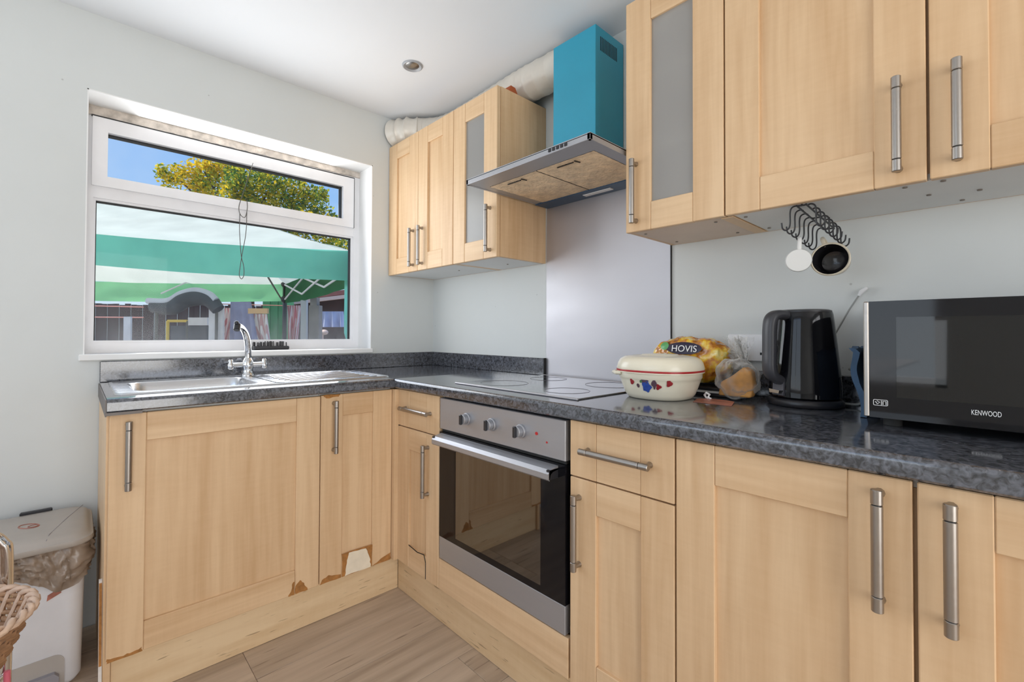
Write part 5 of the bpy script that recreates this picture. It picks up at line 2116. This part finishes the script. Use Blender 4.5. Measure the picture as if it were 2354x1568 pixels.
a, b, c2 = at(386, 738, 7.0), at(430, 738, 7.0), at(386, 780, 7.0)
bar('upright', a, Vector((a.x, a.y, GZ + 0.001)), 0.022, 'yellow_paint', yf)
bar('crossbar', a, b, 0.022, 'yellow_paint', yf)
bar('upright', b, Vector((b.x, b.y, GZ + 0.001)), 0.014, 'cord_dark', yf)
slab('storage_box', 'white_paint', 432, 476, 730, 748, 7.2, 0.3, 'pale storage box behind the yellow frame', 'box')
slab('dark_cupboard', 'mat_grey', 392, 476, 749, 785, 7.3, 0.4, 'dark grey cupboard under the pale storage box', 'cupboard', True)


def garment(name, mat, px0, px1, qx0, qx1, py0, py1, t, label):
    bm = B()

    def fn_(a, b):
        x0_ = px0 + (qx0 - px0) * b
        x1_ = px1 + (qx1 - px1) * b
        return at(x0_ + (x1_ - x0_) * a, py0 + (py1 - py0) * b, t) + FW * (0.05 * math.sin(a * 19) * b)
    V1_ = grid(bm, fn_, 20, 10)
    V2_ = grid(bm, lambda a, b: fn_(a, b) + FW * 0.03, 20, 10)
    for i in range(20):
        bm.faces.new((V1_[i][0], V1_[i + 1][0], V2_[i + 1][0], V2_[i][0]))
        bm.faces.new((V1_[i][10], V2_[i][10], V2_[i + 1][10], V1_[i + 1][10]))
    for j in range(10):
        bm.faces.new((V1_[0][j], V2_[0][j], V2_[0][j + 1], V1_[0][j + 1]))
        bm.faces.new((V1_[20][j], V1_[20][j + 1], V2_[20][j + 1], V2_[20][j]))
    bmesh.ops.recalc_face_normals(bm, faces=list(bm.faces))
    return obj(name, bm, mat, None, label, 'garment', 'washing on the line', smooth=60)


garment('hanging_shirt', 'red_stripes', 516, 538, 500, 532, 708, 790, 7.05, 'red and white striped shirt hanging leftmost under the gazebo')
garment('hanging_robe', 'lavender_cloth', 530, 575, 528, 592, 694, 795, 6.9, 'long lavender-blue robe hanging behind the tap spout')
garment('hanging_towel', 'pale_stripes', 574, 612, 586, 620, 722, 795, 7.0, 'pale pink striped towel hanging left of the green shed')
garment('hanging_cloth', 'red_stripes', 660, 690, 662, 682, 702, 795, 7.28, 'red striped cloth hanging right of the black gazebo leg')
ln = bar('washing_line', at(470, 698, 7.2), at(700, 704, 7.3), 0.008, 'pink_rope', None, label='thin line carrying the hanging clothes', cat='line')
slab('wooden_beam', 'tan_wood', 570, 614, 709, 721, 6.8, 0.05, 'short tan wooden beam above the striped towel', 'beam')

gs = empty('garden_shed', (at(630, 740, 8.2).x, at(630, 740, 8.2).y, GZ), 'green plank shed behind the gazebo leg', 'shed')
for i in range(6):
    px0 = 604 + i * 9
    a0, a1 = at(px0, 690, 8.2), at(px0 + 8.4, 690, 8.2)
    bm = B()
    bk_ = FW * (0.3 + 0.012 * (i % 2))
    f0 = -FW * 0.012 * (i % 2)
    vs_ = [bm.verts.new(v) for v in (Vector((a0.x, a0.y, GZ + .001)) + f0, Vector((a1.x, a1.y, GZ + .001)) + f0, a1 + f0, a0 + f0, Vector((a0.x, a0.y, GZ + .001)) + bk_, Vector((a1.x, a1.y, GZ + .001)) + bk_, a1 + bk_, a0 + bk_)]
    for q in ((0, 1, 2, 3), (5, 4, 7, 6), (1, 5, 6, 2), (4, 0, 3, 7), (3, 2, 6, 7), (4, 5, 1, 0)):
        bm.faces.new([vs_[j] for j in q])
    bmesh.ops.recalc_face_normals(bm, faces=list(bm.faces))
    obj('plank', bm, 'shed_green', gs, smooth=0)
slab('post', 'steel_grey_paint', 691, 704, 690, 790, 6.2, 0.06, 'pale grey metal post right of the red striped cloth', 'post', True)
gp = slab('stone_pillar', 'stone_grey', 710, 733, 702, 790, 6.0, 0.12, 'grey stone pillar with narrow cap under the gazebo truss', 'pillar', True)
a0, a1, b0, b1 = at(713, 684, 6.0), at(728, 684, 6.0), at(713, 702, 6.0), at(728, 702, 6.0)
bm = B()
vs_ = [bm.verts.new(v) for v in (b0, b1, a1, a0, b0 + FW * .1, b1 + FW * .1, a1 + FW * .1, a0 + FW * .1)]
for q in ((0, 1, 2, 3), (5, 4, 7, 6), (1, 5, 6, 2), (4, 0, 3, 7), (3, 2, 6, 7), (4, 5, 1, 0)):
    bm.faces.new([vs_[j] for j in q])
bmesh.ops.recalc_face_normals(bm, faces=list(bm.faces))
obj('cap', bm, 'stone_grey', gp, smooth=0)
ho = empty('outbuilding', (at(740, 760, 10.5).x, at(740, 760, 10.5).y, GZ), 'dark outbuilding with red roof at the right of the garden', 'building')


def slab_part(name, mat, px0, px1, py0, py1, t, th, parent, py0b=None, ground=False):
    py0b = py0 if py0b is None else py0b
    a0, a1, b0, b1 = at(px0, py0, t), at(px1, py0b, t), at(px0, py1, t), at(px1, py1 + (py0b - py0) * (not ground), t)
    if ground:
        b0.z = b1.z = GZ + 0.001
    bm = B()
    vs_ = [bm.verts.new(v) for v in (b0, b1, a1, a0, b0 + FW * th, b1 + FW * th, a1 + FW * th, a0 + FW * th)]
    for q in ((0, 1, 2, 3), (5, 4, 7, 6), (1, 5, 6, 2), (4, 0, 3, 7), (3, 2, 6, 7), (4, 5, 1, 0)):
        bm.faces.new([vs_[j] for j in q])
    bmesh.ops.recalc_face_normals(bm, faces=list(bm.faces))
    return obj(name, bm, mat, parent, smooth=0)


slab_part('wall', 'house_dark', 655, 840, 695, 790, 10.5, 2.0, ho, 680, True)
slab_part('roof', 'roof_red', 655, 840, 684, 694, 10.1, 2.6, ho, 660)
slab_part('fascia', 'fascia_pink', 655, 840, 694, 702, 10.05, 0.08, ho, 672)
garment('dust_sheet', 'pale_blue_cloth', 736, 788, 733, 792, 716, 752, 7.0, 'pale blue sheet draped at the right under the gazebo')
slab('garden_bench', 'house_dark', 733, 792, 752, 790, 7.05, 0.4, 'dark red bench under the pale blue sheet', 'bench', True)
bm = B()
ball(bm, at(745, 764, 6.9), 0.06, 12, s=(1.2, 1, 0.7))
tube(bm, [at(741, 766, 6.9), Vector((at(741, 766, 6.9).x, at(741, 766, 6.9).y, GZ))], 0.02, 8)
obj('garden_lamp', bm, 'fascia_pink', None, 'small pale pink mushroom-shaped ornament before the bench', 'ornament')

# tree: crown of leaves in clumps
tr = empty('tree', (at(570, 700, 11.5).x, at(570, 700, 11.5).y, GZ), 'leafy tree with yellow-green crown behind the gazebo', 'tree')
TB = at(570, 700, 11.5)
TB.z = GZ
bm = B()
top = at(555, 400, 11.5)
tube(bm, [TB, TB.lerp(top, 0.5) + Vector((0.1, 0.05, 0)), TB.lerp(top, 0.8), top], [0.2, 0.15, 0.10, 0.03], 10)
for q in ((400, 400), (470, 395), (620, 430), (690, 450), (740, 480), (530, 380)):
    e_ = at(*q, 11.5)
    s_ = TB.lerp(top, 0.62)
    tube(bm, [s_, s_.lerp(e_, 0.5) + Vector((0, 0, 0.12)), e_], [0.06, 0.035, 0.012], 7)
obj('trunk', bm, 'bark', tr, smooth=60)
clumps = [(392, 408, 34, 0), (372, 392, 16, 0), (430, 402, 34, 1), (470, 385, 34, 1), (500, 395, 36, 1), (478, 425, 40, 2), (535, 385, 34, 2), (560, 420, 50, 3), (600, 400, 36, 2), (640, 425, 44, 3),
          (610, 455, 46, 2), (690, 440, 44, 2), (670, 480, 48, 3), (725, 455, 30, 3), (735, 500, 40, 3), (540, 455, 44, 2), (460, 440, 30, 1), (700, 520, 44, 2), (765, 515, 26, 3), (650, 540, 50, 3), (590, 510, 60, 3),
          (760, 560, 40, 2), (740, 445, 18, 3), (520, 500, 60, 3), (800, 600, 60, 3), (840, 480, 20, 3)]
kinds = {0: (0.45, 0.45, 0.10), 1: (0.76, 0.20, 0.04), 2: (0.34, 0.46, 0.20), 3: (0.16, 0.40, 0.44)}
verts = {0: [], 1: [], 2: []}
faces = {0: [], 1: [], 2: []}
rnd = random.Random(5)
for (px, py, rp_, kd) in clumps:
    tt = 11.5 + rnd.uniform(-0.6, 0.6)
    c0 = at(px, py, tt)
    R_ = rp_ / F_PX * tt
    for q in range(int(430 * (rp_ / 36) ** 2)):
        d = Vector((rnd.gauss(0, 1), rnd.gauss(0, 1), rnd.gauss(0, 1)))
        d.normalize()
        p = c0 + d * R_ * (rnd.random() ** 0.45) * (0.9 + 0.25 * noise.noise(d * 2.1 + Vector((px, py, 0))))
        u_ = rnd.random()
        w_ = kinds[kd]
        mi = 0 if u_ < w_[0] else (1 if u_ < w_[0] + w_[1] else 2)
        s_ = rnd.uniform(0.032, 0.066)
        ax = Vector((rnd.gauss(0, 1), rnd.gauss(0, 1), rnd.gauss(0, 0.7))).normalized()
        bx_ = ax.cross(Vector((rnd.gauss(0, 1), rnd.gauss(0, 1), rnd.gauss(0, 1)))).normalized()
        i0 = len(verts[mi])
        verts[mi] += [p - ax * s_, p + bx_ * s_ * 0.55, p + ax * s_, p - bx_ * s_ * 0.55 + ax * 0.01]
        faces[mi].append((i0, i0 + 1, i0 + 2, i0 + 3))
for mi, (nm_, mt_) in enumerate((('yellow_foliage', 'leaf_yellow'), ('olive_foliage', 'leaf_olive'), ('green_foliage', 'leaf_green'))):
    me = bpy.data.meshes.new(nm_)
    base = Vector(tr.location)
    me.from_pydata([v - base for v in verts[mi]], [], faces[mi])
    me.materials.append(MATS[mt_])
    o = bpy.data.objects.new(nm_, me)
    COL.objects.link(o)
    o.parent = tr
    o['kind'] = 'stuff'
